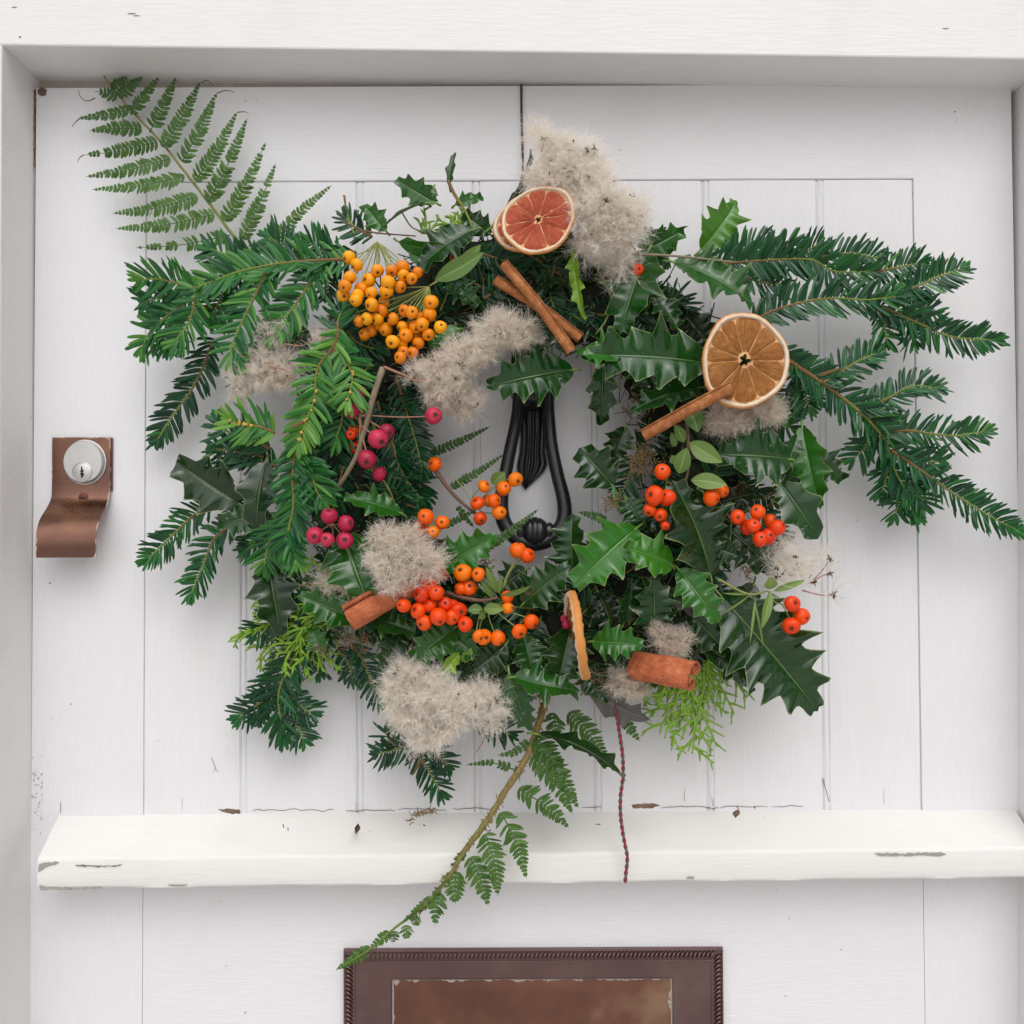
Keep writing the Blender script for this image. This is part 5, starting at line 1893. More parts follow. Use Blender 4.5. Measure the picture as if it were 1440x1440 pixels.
# ------------------------------------------------ holly leaves: (base, tip, width, options)
HL = [
    # along the top
    ((985, 352, .050), (1036, 282, .046), 66, dict(tint=.78, roll=8, spines=4)),
    ((946, 368, .076), (1062, 432, .086), 78, dict(tint=.40, roll=-14, spines=4, tilt=(-.1, 0, .45))),
    ((912, 352, .064), (872, 470, .076), 84, dict(tint=.34, roll=16, spines=4)),
    ((1004, 512, .076), (814, 500, .090), 92, dict(tint=.33, roll=-6, spines=5, tilt=(0, 0, .25), arch=.16)),
    ((878, 500, .086), (812, 502, .092), 54, dict(tint=.58, roll=20, spines=3, tilt=(0, 0, .3))),
    ((848, 512, .050), (846, 598, .040), 48, dict(tint=.20, spines=3)),
    ((986, 545, .066), (886, 580, .074), 54, dict(tint=.36, roll=16, spines=4, tilt=(0, 0, .3))),
    ((806, 520, .064), (684, 545, .078), 80, dict(tint=.32, roll=-10, spines=5, tilt=(0, 0, .3))),
    ((668, 322, .062), (588, 378, .068), 70, dict(tint=.22, roll=10, spines=4, tilt=(0, 0, .35))),
    ((612, 285, .056), (558, 252, .050), 40, dict(tint=.42, roll=-20, spines=3)),
    ((610, 262, .050), (590, 290, .050), 36, dict(tint=.40, roll=10, spines=3)),
    ((632, 262, .048), (640, 214, .044), 15, dict(tint=.30, spines=2, wave=.4)),
    ((640, 288, .048), (680, 278, .044), 26, dict(tint=.45, spines=3)),
    ((600, 285, .060), (530, 330, .062), 30, dict(tint=.52, roll=60, spines=2, wave=.3)),
    ((543, 325, .050), (512, 288, .046), 36, dict(tint=.50, spines=3)),
    ((692, 318, .060), (746, 208, .056), 24, dict(tint=.14, roll=64, spines=3, wave=.5, bend=.10)),
    ((630, 392, .060), (672, 432, .064), 46, dict(tint=.34, spines=4)),
    ((838, 392, .058), (752, 410, .064), 58, dict(tint=.16, roll=20, spines=4, tilt=(0, 0, .5))),
    ((740, 352, .048), (800, 392, .052), 56, dict(tint=.10, spines=4)),
    ((808, 345, .080), (824, 452, .084), 24, dict(tint=.94, roll=42, spines=4, wave=1.6)),
    ((646, 462, .074), (604, 490, .078), 40, dict(tint=.56, spines=3)),
    ((905, 352, .056), (962, 322, .050), 44, dict(tint=.44, roll=12, spines=3)),
    ((722, 470, .056), (775, 540, .060), 56, dict(tint=.12, spines=4)),
    ((800, 440, .052), (860, 480, .050), 50, dict(tint=.10, spines=4)),
    ((960, 440, .048), (1010, 500, .044), 60, dict(tint=.05, spines=4)),
    ((560, 340, .058), (640, 350, .064), 34, dict(tint=.60, roll=40, spines=1, wave=.2)),
    ((575, 355, .058), (612, 372, .062), 26, dict(tint=.45, roll=20, spines=1, wave=.2)),
    ((690, 330, .050), (650, 300, .050), 40, dict(tint=.20, spines=3)),
    ((1020, 470, .078), (1080, 540, .080), 70, dict(tint=.06, spines=3, wave=.3)),  # dark leaf added behind the amber slice so its hollow shows dark
    # left side
    ((340, 710, .058), (248, 648, .054), 82, dict(tint=.10, roll=-8, spines=3, tilt=(-.1, 0, .1))),
    ((374, 648, .066), (360, 746, .070), 62, dict(tint=.10, roll=6, spines=2, wave=.5)),
    ((380, 722, .062), (306, 740, .060), 54, dict(tint=.28, roll=-20, spines=3, tilt=(.1, 0, .7))),
    ((376, 786, .056), (394, 894, .060), 72, dict(tint=.12, roll=-10, spines=3, tilt=(0, 0, .5))),
    ((502, 872, .070), (420, 836, .078), 54, dict(tint=.44, roll=10, spines=4)),
    ((565, 722, .066), (482, 700, .076), 44, dict(tint=.50, roll=14, spines=4)),
    ((484, 752, .074), (518, 850, .092), 92, dict(tint=.40, roll=4, spines=3, tilt=(.1, 0, .15))),
    ((522, 872, .070), (584, 890, .076), 46, dict(tint=.36, roll=-10, spines=3, tilt=(0, 0, .5))),
    ((455, 920, .060), (440, 880, .056), 34, dict(tint=.50, spines=3)),
    ((520, 690, .048), (480, 740, .050), 60, dict(tint=.04, spines=4)),
    # bottom
    ((616, 802, .066), (700, 752, .068), 58, dict(tint=.56, roll=-8, spines=4)),
    ((642, 882, .070), (578, 930, .078), 60, dict(tint=.48, roll=8, spines=4)),
    ((628, 885, .068), (676, 925, .074), 46, dict(tint=.40, roll=10, spines=4)),
    ((568, 885, .058), (535, 945, .062), 48, dict(tint=.22, spines=4)),
    ((645, 918, .074), (616, 950, .080), 26, dict(tint=.97, roll=-24, spines=2)),
    ((650, 930, .072), (664, 914, .076), 18, dict(tint=.92, roll=24, spines=2)),
    ((712, 905, .066), (662, 945, .072), 54, dict(tint=.16, spines=4)),
    ((735, 892, .070), (750, 958, .074), 50, dict(tint=.34, roll=-12, spines=4, tilt=(0, 0, .3))),
    ((735, 850, .068), (803, 795, .078), 64, dict(tint=.28, roll=10, spines=4, tilt=(-.2, 0, .4))),
    ((802, 882, .070), (782, 970, .080), 66, dict(tint=.24, roll=-6, spines=4, tilt=(0, 0, .35))),
    ((716, 946, .078), (748, 1028, .074), 48, dict(tint=.34, roll=24, spines=5, wave=.6)),
    ((722, 952, .082), (816, 972, .088), 56, dict(tint=.40, roll=-26, spines=4, bend=.16, tilt=(0, 0, .3))),
    ((756, 1032, .072), (880, 1098, .078), 46, dict(tint=.10, roll=-30, spines=4, wave=.7, bend=-.06, tilt=(0, 0, .9))),
    ((700, 880, .058), (730, 925, .060), 48, dict(tint=.20, spines=4)),
    ((760, 870, .060), (740, 915, .058), 50, dict(tint=.10, spines=4)),
    ((600, 910, .050), (560, 950, .048), 50, dict(tint=.10, spines=4)),
    # right side
    ((862, 684, .050), (814, 630, .048), 72, dict(tint=.18, roll=8, spines=3)),
    ((862, 684, .052), (872, 722, .056), 9, dict(tint=.60, spines=1, wave=.0)),
    ((1112, 646, .076), (1006, 640, .088), 92, dict(tint=.28, roll=-8, spines=4, tilt=(0, 0, .35))),
    ((1128, 600, .060), (1154, 716, .068), 58, dict(tint=.50, roll=24, spines=4)),
    ((1140, 640, .054), (1184, 676, .050), 54, dict(tint=.22, roll=-14, spines=3)),
    ((1122, 610, .062), (1100, 660, .066), 34, dict(tint=.32, spines=3)),
    ((1096, 678, .072), (1150, 758, .076), 66, dict(tint=.26, roll=8, spines=2, wave=.7, tilt=(0, 0, .3))),
    ((1000, 812, .074), (945, 676, .086), 112, dict(tint=.14, roll=6, spines=4, wave=.8)),
    ((1010, 770, .076), (1040, 782, .082), 40, dict(tint=.18, roll=30, spines=3)),
    ((896, 742, .080), (806, 826, .094), 84, dict(tint=.62, roll=-6, spines=4, tilt=(-.1, 0, .4))),
    ((946, 796, .084), (876, 770, .096), 66, dict(tint=.68, roll=12, spines=3, tilt=(0, 0, .2))),
    ((954, 800, .082), (1010, 876, .090), 58, dict(tint=.54, roll=10, spines=4)),
    ((920, 890, .070), (918, 808, .082), 66, dict(tint=.26, roll=8, spines=4)),
    ((808, 812, .062), (806, 722, .062), 66, dict(tint=.24, roll=-20, spines=4, tilt=(-.2, 0, .3))),
    ((832, 902, .078), (906, 908, .088), 52, dict(tint=.54, roll=-8, spines=4)),
    ((876, 880, .066), (888, 812, .074), 44, dict(tint=.24, roll=24, spines=4, tilt=(.1, 0, .4))),
    ((1014, 838, .066), (1150, 1000, .060), 128, dict(tint=.19, roll=4, spines=6, wave=.7, tilt=(-.05, 0, .2))),
    ((985, 905, .060), (1062, 972, .056), 70, dict(tint=.17, roll=-14, spines=4, tilt=(.1, 0, .5))),
    ((968, 858, .068), (1020, 918, .066), 58, dict(tint=.16, roll=16, spines=3, tilt=(0, 0, .5))),
    ((1026, 745, .060), (1090, 812, .062), 66, dict(tint=.07, spines=3)),
    ((960, 720, .056), (1070, 690, .054), 56, dict(tint=.04, spines=4)),
    ((900, 640, .050), (935, 590, .050), 60, dict(tint=.06, spines=4)),
    ((880, 700, .054), (905, 745, .058), 44, dict(tint=.30, spines=4)),
    ((960, 640, .056), (1010, 600, .056), 60, dict(tint=.06, spines=4)),
    ((840, 830, .056), (870, 900, .058), 62, dict(tint=.06, spines=4)),
    ((790, 800, .056), (770, 860, .058), 60, dict(tint=.10, spines=4)),
    ((930, 860, .056), (900, 930, .056), 60, dict(tint=.07, spines=4)),
    ((1000, 880, .052), (960, 940, .050), 56, dict(tint=.08, spines=4)),
    ((1072, 560, .060), (1112, 600, .060), 40, dict(tint=.40, spines=3)),
    ((900, 320, .046), (940, 380, .050), 50, dict(tint=.24, spines=4)),
    ((850, 330, .046), (830, 400, .050), 50, dict(tint=.12, spines=4)),
    ((880, 430, .056), (935, 470, .060), 60, dict(tint=.16, spines=4)),
    ((920, 420, .064), (952, 462, .070), 48, dict(tint=.30, roll=-20, spines=3)),
    ((700, 420, .050), (660, 470, .052), 56, dict(tint=.08, spines=4)),
    ((745, 430, .050), (800, 500, .054), 60, dict(tint=.08, spines=4)),
    ((600, 430, .048), (655, 455, .052), 50, dict(tint=.12, spines=4)),
    ((500, 640, .046), (460, 600, .046), 60, dict(tint=.06, spines=4)),
    ((690, 800, .052), (640, 840, .056), 60, dict(tint=.22, spines=4)),
    ((740, 800, .052), (700, 830, .054), 50, dict(tint=.14, spines=3)),
    ((560, 860, .056), (500, 900, .054), 56, dict(tint=.20, spines=4)),
    ((470, 860, .052), (450, 920, .048), 50, dict(tint=.26, spines=4)),
    ((820, 930, .060), (860, 985, .056), 56, dict(tint=.18, spines=4)),
    ((690, 925, .060), (640, 965, .058), 56, dict(tint=.24, spines=4)),
    ((770, 920, .064), (730, 975, .064), 54, dict(tint=.30, spines=4, tilt=(0, 0, .4))),
    ((880, 920, .060), (930, 960, .058), 56, dict(tint=.16, spines=4)),
    ((1060, 820, .056), (1010, 900, .058), 70, dict(tint=.12, spines=4)),
    ((1090, 730, .058), (1060, 800, .060), 60, dict(tint=.16, spines=4)),
    ((1080, 640, .056), (1140, 690, .056), 64, dict(tint=.20, spines=4)),
    ((880, 600, .046), (860, 650, .044), 46, dict(tint=.10, spines=3)),
    ((870, 760, .058), (830, 800, .058), 60, dict(tint=.20, spines=4, tilt=(0, 0, .4))),
    ((960, 830, .070), (925, 860, .074), 44, dict(tint=.34, spines=4)),
    ((900, 500, .060), (930, 560, .062), 64, dict(tint=.14, spines=4)),
    ((640, 780, .052), (600, 820, .056), 52, dict(tint=.16, spines=4)),
]
for b_, t_, w_, ex in HL:
    holly(b_, t_, w_, **ex)
holly((828, 968, .056), (914, 1012, .052), 48, tint=.35, roll=14, spines=3, mat=M['dryleaf'])
holly((985, 862, .076), (948, 848, .080), 30, tint=.2, roll=30, spines=2, mat=M['dryleaf'])
holly((970, 882, .070), (910, 900, .074), 30, tint=.55, roll=-10, spines=2, wave=.4, mat=M['dryleaf'])
holly((820, 975, .052), (850, 940, .056), 40, tint=.25, spines=3, mat=M['dryleaf'])
# half-hidden leaves deep in the ring
k = 0
while k < 62:
    a = rng.uniform(0, 2 * math.pi)
    rr_ = 248 + rng.uniform(-66, 62)
    x0, y0 = WC[0] + rr_ * math.cos(a), WC[1] + rr_ * math.sin(a)
    sw = a + rng.uniform(-1.9, 1.9)
    L = rng.uniform(60, 95)
    x1, y1 = x0 + L * math.cos(sw), y0 + L * math.sin(sw)
    if math.hypot(x1 - 716, y1 - 685) < 158 or math.hypot(x1 - WC[0], y1 - WC[1]) > 318 or math.hypot(x0 - 716, y0 - 685) < 158:
        continue
    k += 1
    h0 = rng.uniform(.034, .050)
    holly((x0, y0, h0), (x1, y1, h0 + rng.uniform(-.006, .008)), rng.uniform(46, 66), tint=float(np.clip(.13 + .10 * rng.standard_normal(), .0, .4)), roll=rng.uniform(-30, 30), spines=int(rng.integers(3, 6)))
# bare twigs among the leaves
for pts, r_, m_ in [
    ([(888, 357, .082), (950, 360, .084), (1035, 369, .080)], 1.5, 'greytwig'),
    ([(482, 312, .060), (520, 326, .064), (585, 332, .062)], 1.1, 'twig'),
    ([(630, 214 + 40, .048), (640, 275, .050), (655, 298, .054), (668, 330, .054)], 2.0, 'yewtwig'),
    ([(566, 300, .052), (580, 320, .056), (606, 330, .058)], .9, 'twig'),
    ([(540, 516, .092), (570, 528, .094), (592, 536, .094), (628, 512, .096)], 1.5, 'pinkstalk'),
    ([(830, 360, .060), (860, 420, .066), (852, 450, .064), (838, 470, .058)], 1.6, 'stalk'),
    ([(484, 275, .040), (488, 300, .044), (498, 330, .050)], 1.4, 'yewtwig'),
]:
    tb = Bag()
    tb.tube(spline([P(*p) for p in pts], 14), np.linspace(1.2, .8, 14) * r_ * K, 6, .5, .08)
    tb.build('twig', M[m_], wreath)
# dried flower-like moss tufts
for (x, y, h, r_, cnt) in [(900, 655, .062, 16, 90), (905, 640, .060, 18, 60), (862, 705, .056, 12, 50), (488, 898, .056, 14, 60), (515, 895, .058, 12, 50), (1052, 806, .066, 12, 40), (755, 975, .050, 14, 40), (850, 955, .062, 16, 50), (780, 400, .056, 20, 50), (1095, 700, .066, 14, 40), (893, 575, .040, 20, 50), (680, 790, .050, 10, 30)]:
    tb = Bag()
    for _ in range(cnt):
        c = P(x + r_ * .5 * rng.standard_normal(), y + r_ * .5 * rng.standard_normal(), h)
        d = nrm(rng.standard_normal(3) + np.array([0, -.6, 0]))
        L = r_ * K * rng.uniform(.4, .9)
        tb.tube(spline([c, c + d * L * .6, c + d * L + .3 * L * rng.standard_normal(3)], 5), rng.uniform(.3, .7) * K, 4)
    tb.build('dry_moss_tuft', M['drymoss'], wreath, kind='stuff')

# ================================================================== DECORATIONS HELD BY THE WREATH
# ------------------------------------------------ berries
def sp_(zm, lst, s, dr=1.0):
    return [(*zm(q[0], q[1]), q[2] / s * dr, *q[3:]) for q in lst]


Yb = [(33, 725), (65, 757), (35, 812), (15, 848), (8, 885), (68, 888), (127, 875), (115, 822), (152, 782), (212, 782), (197, 832), (258, 768), (262, 802), (297, 815), (322, 790), (250, 850), (190, 868),
      (128, 925), (168, 952), (108, 985), (62, 905), (152, 985), (218, 985), (265, 950), (297, 958), (258, 1018), (272, 1055), (341, 1008), (312, 1020), (372, 967), (379, 915), (418, 1020), (325, 1087), (367, 1052),
      (216, 1082), (258, 1088), (262, 1122), (300, 1128), (248, 1148), (128, 1035), (188, 1030), (76, 995), (100, 1050), (345, 985), (180, 915), (85, 860), (160, 1010), (310, 1060)]
cand = []
for i, (x, y) in enumerate(Yb):
    cand.append((*f2(x, y), 9.7 * rng.uniform(.9, 1.06), .086 + .010 * ((i * 37) % 7) / 7 - 0.010 * (i > 38)))
upper = [c for c in cand if c[1] < 420]
lower = [c for c in cand if c[1] >= 420]
berries('berry_sprig', 'yellow-orange berry bunch at the upper left, on pale green stalks', upper, 'yellow', .09, (*ZM(480, 300, 6)(300, 240), .078), group='bunches of berries in the wreath', stalk_r=.8)
berries('berry_sprig', 'larger yellow-orange berry bunch just above the grey fluff', lower, 'yellow', .09, (*ZM(480, 300, 6)(740, 620), .080), group='bunches of berries in the wreath', stalk_r=.8,
        twig=[(675, 350, .070), (640, 380, .078), (604, 402, .081)], twig_r=1.3, twig_mat='stalk',
        leaves=[((612, 394, .080), (680, 355, .088), 26, dict(tint=.30, bend=.10, roll=-20)), ((640, 378, .084), (676, 344, .088), 16, dict(tint=.75, roll=30))])
berries('berry_sprig', 'crimson berries on a thorny grey twig at the left of the opening', sp_(f6, [(755, 305, 45, .094), (517, 385, 45, .092), (473, 422, 50, .096), (418, 525, 51, .094), (348, 282, 40, .080), (385, 185, 34, .074), (480, 600, 36, .070)], 3.6), 'pink', .09, (*f6(385, 300), .086), 'pinkstalk',
        twig=[(*f6(500, 60), .090), (*f6(455, 190), .090), (*f6(405, 380), .084), (*f6(345, 550), .078), (*f6(235, 715), .066)], twig_r=3.6, twig_mat='greytwig', group='bunches of berries in the wreath', stalk_r=1.0)
berries('berry_sprig', 'tight cluster of five crimson berries over a holly leaf', sp_(f6, [(226, 812, 42), (311, 850, 45), (155, 911, 47), (217, 932, 40), (306, 936, 44)], 3.6), 'pink', .096, (*f6(240, 850), .080), 'pinkstalk', group='bunches of berries in the wreath')
berries('berry_sprig', 'two orange berries half hidden behind the crimson ones', sp_(f6, [(352, 372, 34), (352, 465, 32), (340, 400, 30)], 3.6), 'red', .072, (*f6(400, 420), .062), group='bunches of berries in the wreath')
berries('berry_sprig', 'orange berries on a brown twig in front of the knocker', sp_(f6, [(762, 550, 38), (1010, 662, 37), (976, 747, 36), (1062, 735, 37), (1035, 735, 33, .05), (1110, 672, 38), (1170, 627, 37), (1087, 795, 36), (991, 826, 38)], 3.6), 'orange', .062, (*f6(960, 760), .054),
        twig=[(*f6(765, 585), .060), (*f6(845, 690), .058), (*f6(900, 745), .056), (*f6(965, 800), .054)], twig_r=2.6, group='bunches of berries in the wreath', leaves=[((*f6(1050, 650), .058), (*f6(1115, 590), .060), 20, dict(tint=.6))])
berries('berry_sprig', 'four orange berries beside the fluff left of the opening', sp_(f6, [(714, 818, 41), (800, 845, 38), (690, 872, 40), (752, 895, 34)], 3.6), 'orange', .078, (*f6(740, 860), .064), group='bunches of berries in the wreath')
berries('berry_sprig', 'four plump orange berries below the opening', sp_(f6, [(903, 1100, 46), (982, 1108, 40), (935, 1178, 42), (895, 1180, 36)], 3.6), 'orange', .086, (*f6(960, 1190), .074), group='bunches of berries in the wreath')
berries('berry_sprig', 'pair of orange berries right under the knocker', sp_(f6, [(1182, 986, 41), (1230, 1012, 38)], 3.6), 'orange', .082, (*f6(1110, 1180), .076), group='bunches of berries in the wreath', stalk_r=1.0)
berries('berry_sprig', 'dense bright red-orange berry bunch beside the wide cinnamon stick', sp_(f6, [(694, 1208, 47), (735, 1160, 40), (768, 1200, 40), (604, 1266, 38), (676, 1292, 40), (735, 1265, 36), (706, 1352, 42), (780, 1322, 44), (812, 1258, 42), (848, 1325, 38), (880, 1292, 43), (915, 1360, 43), (850, 1270, 36, .086)], 3.6), 'red', .098, (*f6(790, 1240), .080), group='bunches of berries in the wreath')
berries('berry_sprig', 'orange berries hanging from a leafy twig at the bottom', sp_(f6, [(1128, 1222, 33), (1130, 1278, 30), (1008, 1425, 40), (1080, 1430, 36), (985, 1420, 36), (1188, 1396, 42), (1250, 1347, 42)], 3.6), 'orange', .090, (*f6(1040, 1260), .084),
        twig=[(*f6(820, 1200), .076), (*f6(900, 1225), .082), (*f6(1000, 1240), .084), (*f6(1080, 1225), .086)], twig_r=2.6, group='bunches of berries in the wreath', stalk_r=.7,
        leaves=[((*f6(1075, 1200), .088), (*f6(1020, 1068), .096), 10, dict(tint=.55)), ((*f6(1085, 1205), .088), (*f6(1095, 1110), .094), 8, dict(tint=.5)), ((*f6(1095, 1215), .090), (*f6(1250, 1165), .098), 9, dict(tint=.65, roll=30)),
                ((*f6(1010, 1280), .088), (*f6(1110, 1285), .094), 15, dict(tint=.85)), ((*f6(1010, 1290), .086), (*f6(980, 1330), .092), 14, dict(tint=.5)), ((*f6(1005, 1285), .084), (*f6(925, 1290), .086), 14, dict(tint=.3)), ((*f6(1060, 1230), .084), (*f6(990, 1130), .088), 9, dict(tint=.4))])
berries('berry_sprig', 'orange-red berries left of the dark holly leaf at the right side', sp_(f7, [(617, 516, 46), (577, 637, 50), (642, 647, 43), (553, 710, 36), (607, 735, 39), (632, 790, 26)], 3.6), 'red', .092, (*f7(690, 590), .082), group='bunches of berries in the wreath',
        twig=[(*f7(740, 250), .082), (*f7(750, 400), .086), (*f7(750, 500), .086), (*f7(735, 560), .084)], twig_r=2.2,
        leaves=[((968, 570, .088), (982, 608, .094), 24, dict(tint=.10)), ((962, 622, .088), (948, 597, .092), 15, dict(tint=.35)), ((950, 628, .086), (944, 608, .088), 10, dict(tint=.4)), ((970, 622, .090), (1016, 650, .098), 24, dict(tint=.72, bend=.05)),
                ((955, 666, .090), (966, 630, .094), 22, dict(tint=.40)), ((972, 675, .090), (1022, 682, .098), 22, dict(tint=.80)), ((952, 652, .086), (945, 640, .086), 13, dict(tint=.5))])
berries('berry_sprig', 'amber berry and its orange neighbour under a pale leaf', sp_(f7, [(865, 647, 42), (918, 612, 38, .080)], 3.6), 'orange', .088, (*f7(790, 600), .082), group='bunches of berries in the wreath')
berries('berry_sprig', 'scarlet berry cluster above the sparse right-hand seed heads', sp_(f7, [(998, 745, 37), (1100, 720, 38), (1078, 790, 40), (1050, 797, 36), (1163, 765, 38, .076), (1200, 800, 42), (1152, 845, 45), (1112, 858, 40)], 3.6), 'red', .090, (*f7(1090, 830), .074), group='bunches of berries in the wreath')
berries('berry_sprig', 'three orange berries dangling at the far right of the ring', sp_(f7, [(1275, 1185, 39), (1322, 1248, 42), (1270, 1296, 46)], 3.6), 'red', .086, (*f7(1150, 1120), .084), group='bunches of berries in the wreath', stalk_r=.9,
        twig=[(*f7(900, 1060), .078), (*f7(1050, 1135), .084), (*f7(1150, 1120), .086)], twig_r=1.4, twig_mat='stalk',
        leaves=[((*f7(1165, 1120), .088), (*f7(1120, 1310), .094), 12, dict(tint=.7)), ((*f7(1160, 1110), .090), (*f7(1165, 1050), .094), 18, dict(tint=.9)), ((*f7(1180, 1120), .088), (*f7(1340, 1065), .092), 9, dict(tint=.9)), ((*f7(1090, 1150), .086), (*f7(1060, 1390), .090), 3.5, dict(tint=.8)), ((*f7(1085, 1170), .086), (*f7(1130, 1400), .088), 3, dict(tint=.8)),
                ((*f7(1060, 1140), .086), (*f7(900, 1245), .086), 3, dict(tint=.7)), ((*f7(1050, 1135), .086), (*f7(920, 1130), .086), 3, dict(tint=.9))])
berries('berry_sprig', 'single red berry between fluff and holly near the top', [(897, 379, 9, .074)], 'red', .07, (900, 392, .062), group='bunches of berries in the wreath')
berries('berry_sprig', 'single dark orange berry behind the holly left of the blood orange', [(640, 362, 8, .066)], 'red', .06, (652, 372, .058), group='bunches of berries in the wreath')
berries('berry_sprig', 'dull dark red berries behind the edge-on orange slice', [(797, 878, 8, .078), (793, 870, 6, .076)], 'pink', .06, (792, 890, .066), group='bunches of berries in the wreath')

# ------------------------------------------------ orange slices
orange_slice('pink-red blood orange slice at the top of the wreath', (757, 309, .100), 50, (-.10, -1, .22), M['bloodpulp'], 10, hole=.07, squash=.88, spin=.55, thick=7)
orange_slice('second slice mostly hidden behind the blood orange slice', (748, 312, .090), 50, (-.16, -1, .20), M['bloodpulp'], 10, hole=.07, squash=.86, spin=.55, thick=7)
orange_slice('round amber dried orange slice with star hollow at the right', (1047, 507, .104), 57, (.10, -1, .05), M['pulp'], 11, hole=.105, squash=1.06, thick=8)
orange_slice('dried orange slice seen edge-on at the bottom of the wreath', (812, 895, .098), 57, (-.98, -.028, -.17), M['pulp'], 10, hole=.09, thick=11, warp=.05)

# ------------------------------------------------ cinnamon sticks
cinnamon('thin cinnamon stick lying lower of the crossed pair at the top', (697, 394, .084), (816, 476, .088), 14, M['cinn'], group='cinnamon sticks in the wreath')
cinnamon('thin cinnamon stick crossing over the other below the blood orange', (708, 371, .094), (803, 494, .094), 14, M['cinn'])
cinnamon('cinnamon stick leaning on the amber orange slice', (906, 612, .090), (1030, 544, .114), 16, M['cinn'])
cinnamon('broad reddish cinnamon stick under the fluff at lower left', (492, 870, .090), (622, 796, .084), 36, M['cinn_red'], curl=1.15)
cinnamon('short double-rolled cinnamon stick at lower right with open end showing', (893, 936, .070), (976, 951, .113), 36, M['cinn_red'], double=True)

# ------------------------------------------------ fluffy seed heads
seed_tuft('large fluffy beige seed heads around the blood orange slice', [
    (775, 215, .086, 28, 20, 12, 9), (820, 225, .082, 28, 20, 12, 9), (790, 245, .088, 34, 16, 14, 10), (830, 265, .090, 30, 22, 14, 10), (845, 300, .092, 34, 30, 14, 18), (876, 300, .086, 24, 32, 12, 12), (868, 335, .084, 22, 18, 12, 7), (835, 340, .084, 24, 16, 10, 7), (760, 195, .076, 10, 14, 8, 2), (765, 245, .080, 18, 20, 10, 5), (868, 365, .076, 14, 16, 10, 4), (872, 392, .070, 8, 12, 6, 2)],
    (800, 300, .06), plume=27, tone=.62, dark=.5, twigs=[[(766, 196, .088), (764, 205, .088), (760, 215, .088)], [(830, 330, .094), (860, 325, .098), (893, 350, .09)]], wisps=[(852, 284, .106, 40, 26), (882, 292, .098, 44, 22), (836, 209, .094, 18, 8), (885, 340, .09, 30, 14), (825, 212, .096, 14, 8)])
seed_tuft('fluffy grey-beige seed heads left of the opening, under the yellow berries', [
    (715, 460, .086, 24, 20, 12, 9), (690, 470, .088, 24, 22, 12, 9), (665, 495, .090, 26, 24, 12, 10), (635, 520, .092, 30, 22, 12, 10), (605, 520, .088, 22, 16, 10, 5), (625, 555, .086, 28, 20, 12, 8), (650, 565, .080, 20, 20, 10, 5), (735, 470, .078, 10, 12, 8, 3)],
    (660, 520, .06), plume=23, tone=.42, dark=.45)
seed_tuft('fluffy seed heads amid the yew at the far left', [
    (345, 535, .070, 24, 18, 10, 8), (375, 520, .074, 26, 22, 10, 9), (395, 535, .072, 18, 18, 8, 5), (385, 473, .070, 14, 12, 6, 4), (455, 478, .074, 18, 12, 6, 3), (410, 505, .066, 14, 14, 6, 3)],
    (370, 520, .05), plume=21, tone=.50, dark=.7, twigs=[[(378, 515, .088), (400, 520, .09), (412, 530, .09), (418, 548, .088)], [(412, 530, .09), (395, 540, .09)], [(400, 484, .086), (425, 486, .088), (440, 475, .086)], [(372, 510, .086), (384, 512, .09)]])
seed_tuft('tuft of fluff resting on the wide reddish cinnamon stick', [
    (570, 765, .100, 26, 20, 10, 10), (585, 795, .102, 26, 20, 10, 11), (550, 790, .100, 24, 20, 10, 9), (565, 815, .100, 24, 12, 10, 6), (540, 752, .096, 16, 12, 8, 4), (475, 822, .074, 20, 12, 8, 4), (500, 835, .076, 14, 8, 6, 2)],
    (570, 800, .08), plume=22, tone=.46, dark=.4)
seed_tuft('large pale woolly seed heads hanging at the bottom left', [
    (565, 955, .078, 22, 22, 12, 9), (600, 965, .084, 30, 26, 12, 13), (640, 985, .086, 30, 26, 12, 13), (580, 1005, .080, 30, 26, 12, 12), (620, 1020, .080, 34, 22, 12, 12), (675, 985, .080, 24, 20, 10, 9), (690, 1000, .074, 16, 16, 10, 5), (590, 1035, .070, 24, 14, 8, 6), (560, 985, .074, 14, 24, 10, 6)],
    (620, 990, .05), plume=22, tone=.66, dark=.6, twigs=[[(682, 1020, .07), (680, 1040, .066), (670, 1058, .064)], [(580, 1050, .06), (584, 1070, .055)]])
seed_tuft('brownish fluff below the amber orange slice', [(1030, 585, .084, 24, 12, 8, 7), (1060, 585, .084, 26, 16, 8, 8), (1085, 580, .078, 14, 18, 8, 5), (1015, 595, .080, 16, 10, 6, 4)], (1045, 590, .06), plume=22, tone=.26, dark=.1)
seed_tuft('wispy seed heads with dark star centres at the far right of the ring', [
    (1105, 775, .074, 18, 16, 8, 5), (1125, 795, .072, 24, 22, 8, 7), (1100, 800, .072, 18, 18, 8, 5), (1150, 790, .064, 18, 22, 6, 3)], (1120, 800, .05), plume=24, hairs=16, npl=16, tone=.80, dark=.5,
    twigs=[[(1140, 820, .084), (1152, 812, .086), (1166, 806, .086)], [(1128, 830, .084), (1150, 836, .086), (1172, 838, .086)], [(1140, 820, .084), (1158, 800, .084), (1166, 786, .084)]],
    wisps=[(1167, 786, .086, 40, 26), (1172, 836, .090, 42, 28), (1166, 806, .088, 30, 12), (1093, 811, .092, 26, 26), (1145, 820, .086, 34, 14)])
seed_tuft('small grey dried fluff above the short cinnamon stick', [(950, 905, .082, 22, 12, 8, 6), (930, 890, .080, 16, 10, 6, 3), (890, 962, .072, 16, 12, 6, 5), (870, 958, .068, 12, 8, 6, 2)], (940, 910, .06), plume=18, tone=.22, dark=.6)

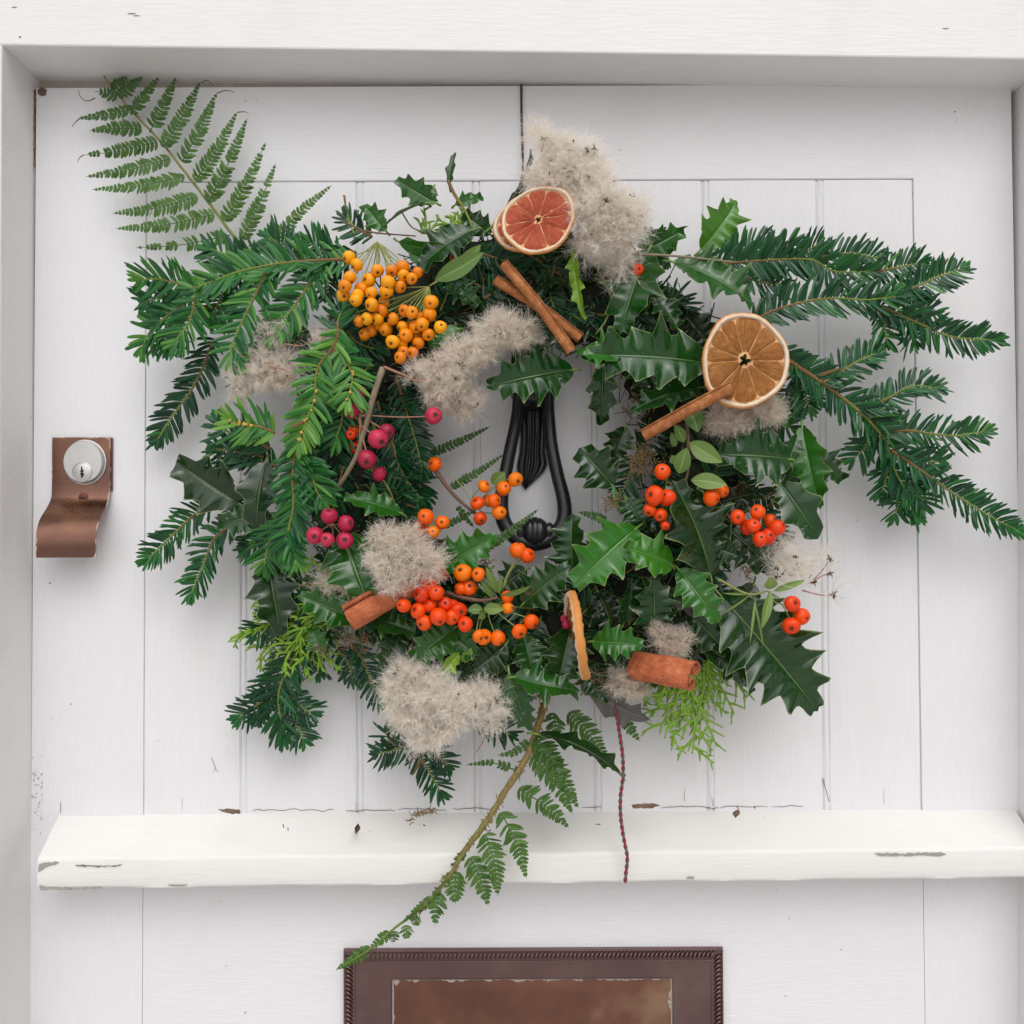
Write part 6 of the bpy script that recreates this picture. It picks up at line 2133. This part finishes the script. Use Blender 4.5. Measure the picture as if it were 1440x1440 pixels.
# ------------------------------------------------ twine hanging from the wreath
tp = spline([P(*p) for p in [(866, 985, .058), (867, 1003, .058), (871, 1030, .056), (875.5, 1062, .055), (876, 1092, .054), (872.5, 1122, .053), (873, 1150, .0525), (877, 1178, .052), (882, 1205, .052), (880.5, 1225, .0515), (879, 1241, .051)]], 260)
tw_root = root('twine', tp[0], 'thin red and grey twisted twine hanging below the wreath', 'twine')
T_, N_, S_ = frames(tp)
ph_ = np.linspace(0, arclen(tp) / 0.0105 * 2 * math.pi, 260)
for nm_, of, mt_ in (('red_strand', 0, 'twine_red'), ('grey_strand', math.pi, 'twine_grey')):
    cc_ = tp + (N_ * np.cos(ph_ + of)[:, None] + S_ * np.sin(ph_ + of)[:, None]) * 0.00075
    V, F, U = tube_data(cc_, 0.00090, 6)
    mk(nm_, V, F, M[mt_], tw_root)

# ------------------------------------------------ crumbs fallen on the weather bar
for (pts, label, mat_) in [
    ([(499, 1169), (504, 1163), (507, 1166), (504, 1170), (500, 1174)], 'small brown crumb at the left of the weather bar', 'wood'),
    ([(1030, 1146), (1037, 1141), (1040, 1146), (1034, 1151)], 'brown crumb right of the twine on the weather bar', 'wood'),
]:
    W = np.array([surf_bar(x, y)[0] for x, y in pts])
    c = W.mean(0)
    o = root('plant_crumb', c, label, 'plant debris')
    n = len(W)
    V = np.vstack([W + np.array([0, -.0015, .0022]) * (1 + .4 * rng.standard_normal((n, 1))), W])
    F = [list(range(n))[::-1]] + [[i, (i + 1) % n, n + (i + 1) % n, n + i] for i in range(n)]
    mk('scrap', V, F, M[mat_], o)
tb = Bag()
ctr = surf_bar(590, 1147)[0]
mo = root('plant_crumb', ctr, 'curled tan scrap of dry moss lying on the weather bar', 'plant debris')
for k in range(46):
    f_ = rng.random()
    x_, y_ = np.interp(f_, [0, .3, 1], [576, 580, 607]), np.interp(f_, [0, .3, 1], [1158, 1147, 1141])
    q = surf_bar(x_ + rng.normal(0, 1.5), y_ + rng.normal(0, 1.5))[0]
    d_ = nrm(rng.standard_normal(3) * np.array([1, .5, .6]) + np.array([.6, 0, .3]))
    tb.tube(spline([q, q + d_ * 3 * K + np.array([0, -.0008, .0008]), q + d_ * 7 * K], 5), rng.uniform(.4, .8) * K, 4)
tb.build('strands', M['drymoss'], mo, kind='stuff')
db = Bag()
for (x, y, l, a) in [(528, 1176, 8, .7), (527, 1192, 6, 1.5), (568, 1182, 28, .35), (838, 1160, 6, .1), (792, 1191, 4, 1.2), (746, 1178, 4, .8), (888, 1182, 5, 1.2), (595, 1161, 3, .4), (690, 1168, 6, 2.4), (735, 1165, 6, 2.6), (1035, 1134, 6, .9), (398, 1160, 5, 1.3), (405, 1164, 5, 1.5), (1060, 1137, 2, 0), (1012, 1170, 3, 0), (445, 1197, 9, 0)]:
    q = surf_bar(x, y)[0]
    e = surf_bar(x + l * math.cos(a), min(1200, y + l * math.sin(a)))[0]
    db.tube(spline([q, (q + e) / 2 + np.array([0, -.0003, .0004]), e], 5), rng.uniform(.35, .8) * K, 5)
o = db.build('needle_crumbs', M['seed'], None, kind='stuff')
o['label'] = 'scattered dark needle crumbs on the weather bar'
o['category'] = 'plant debris'
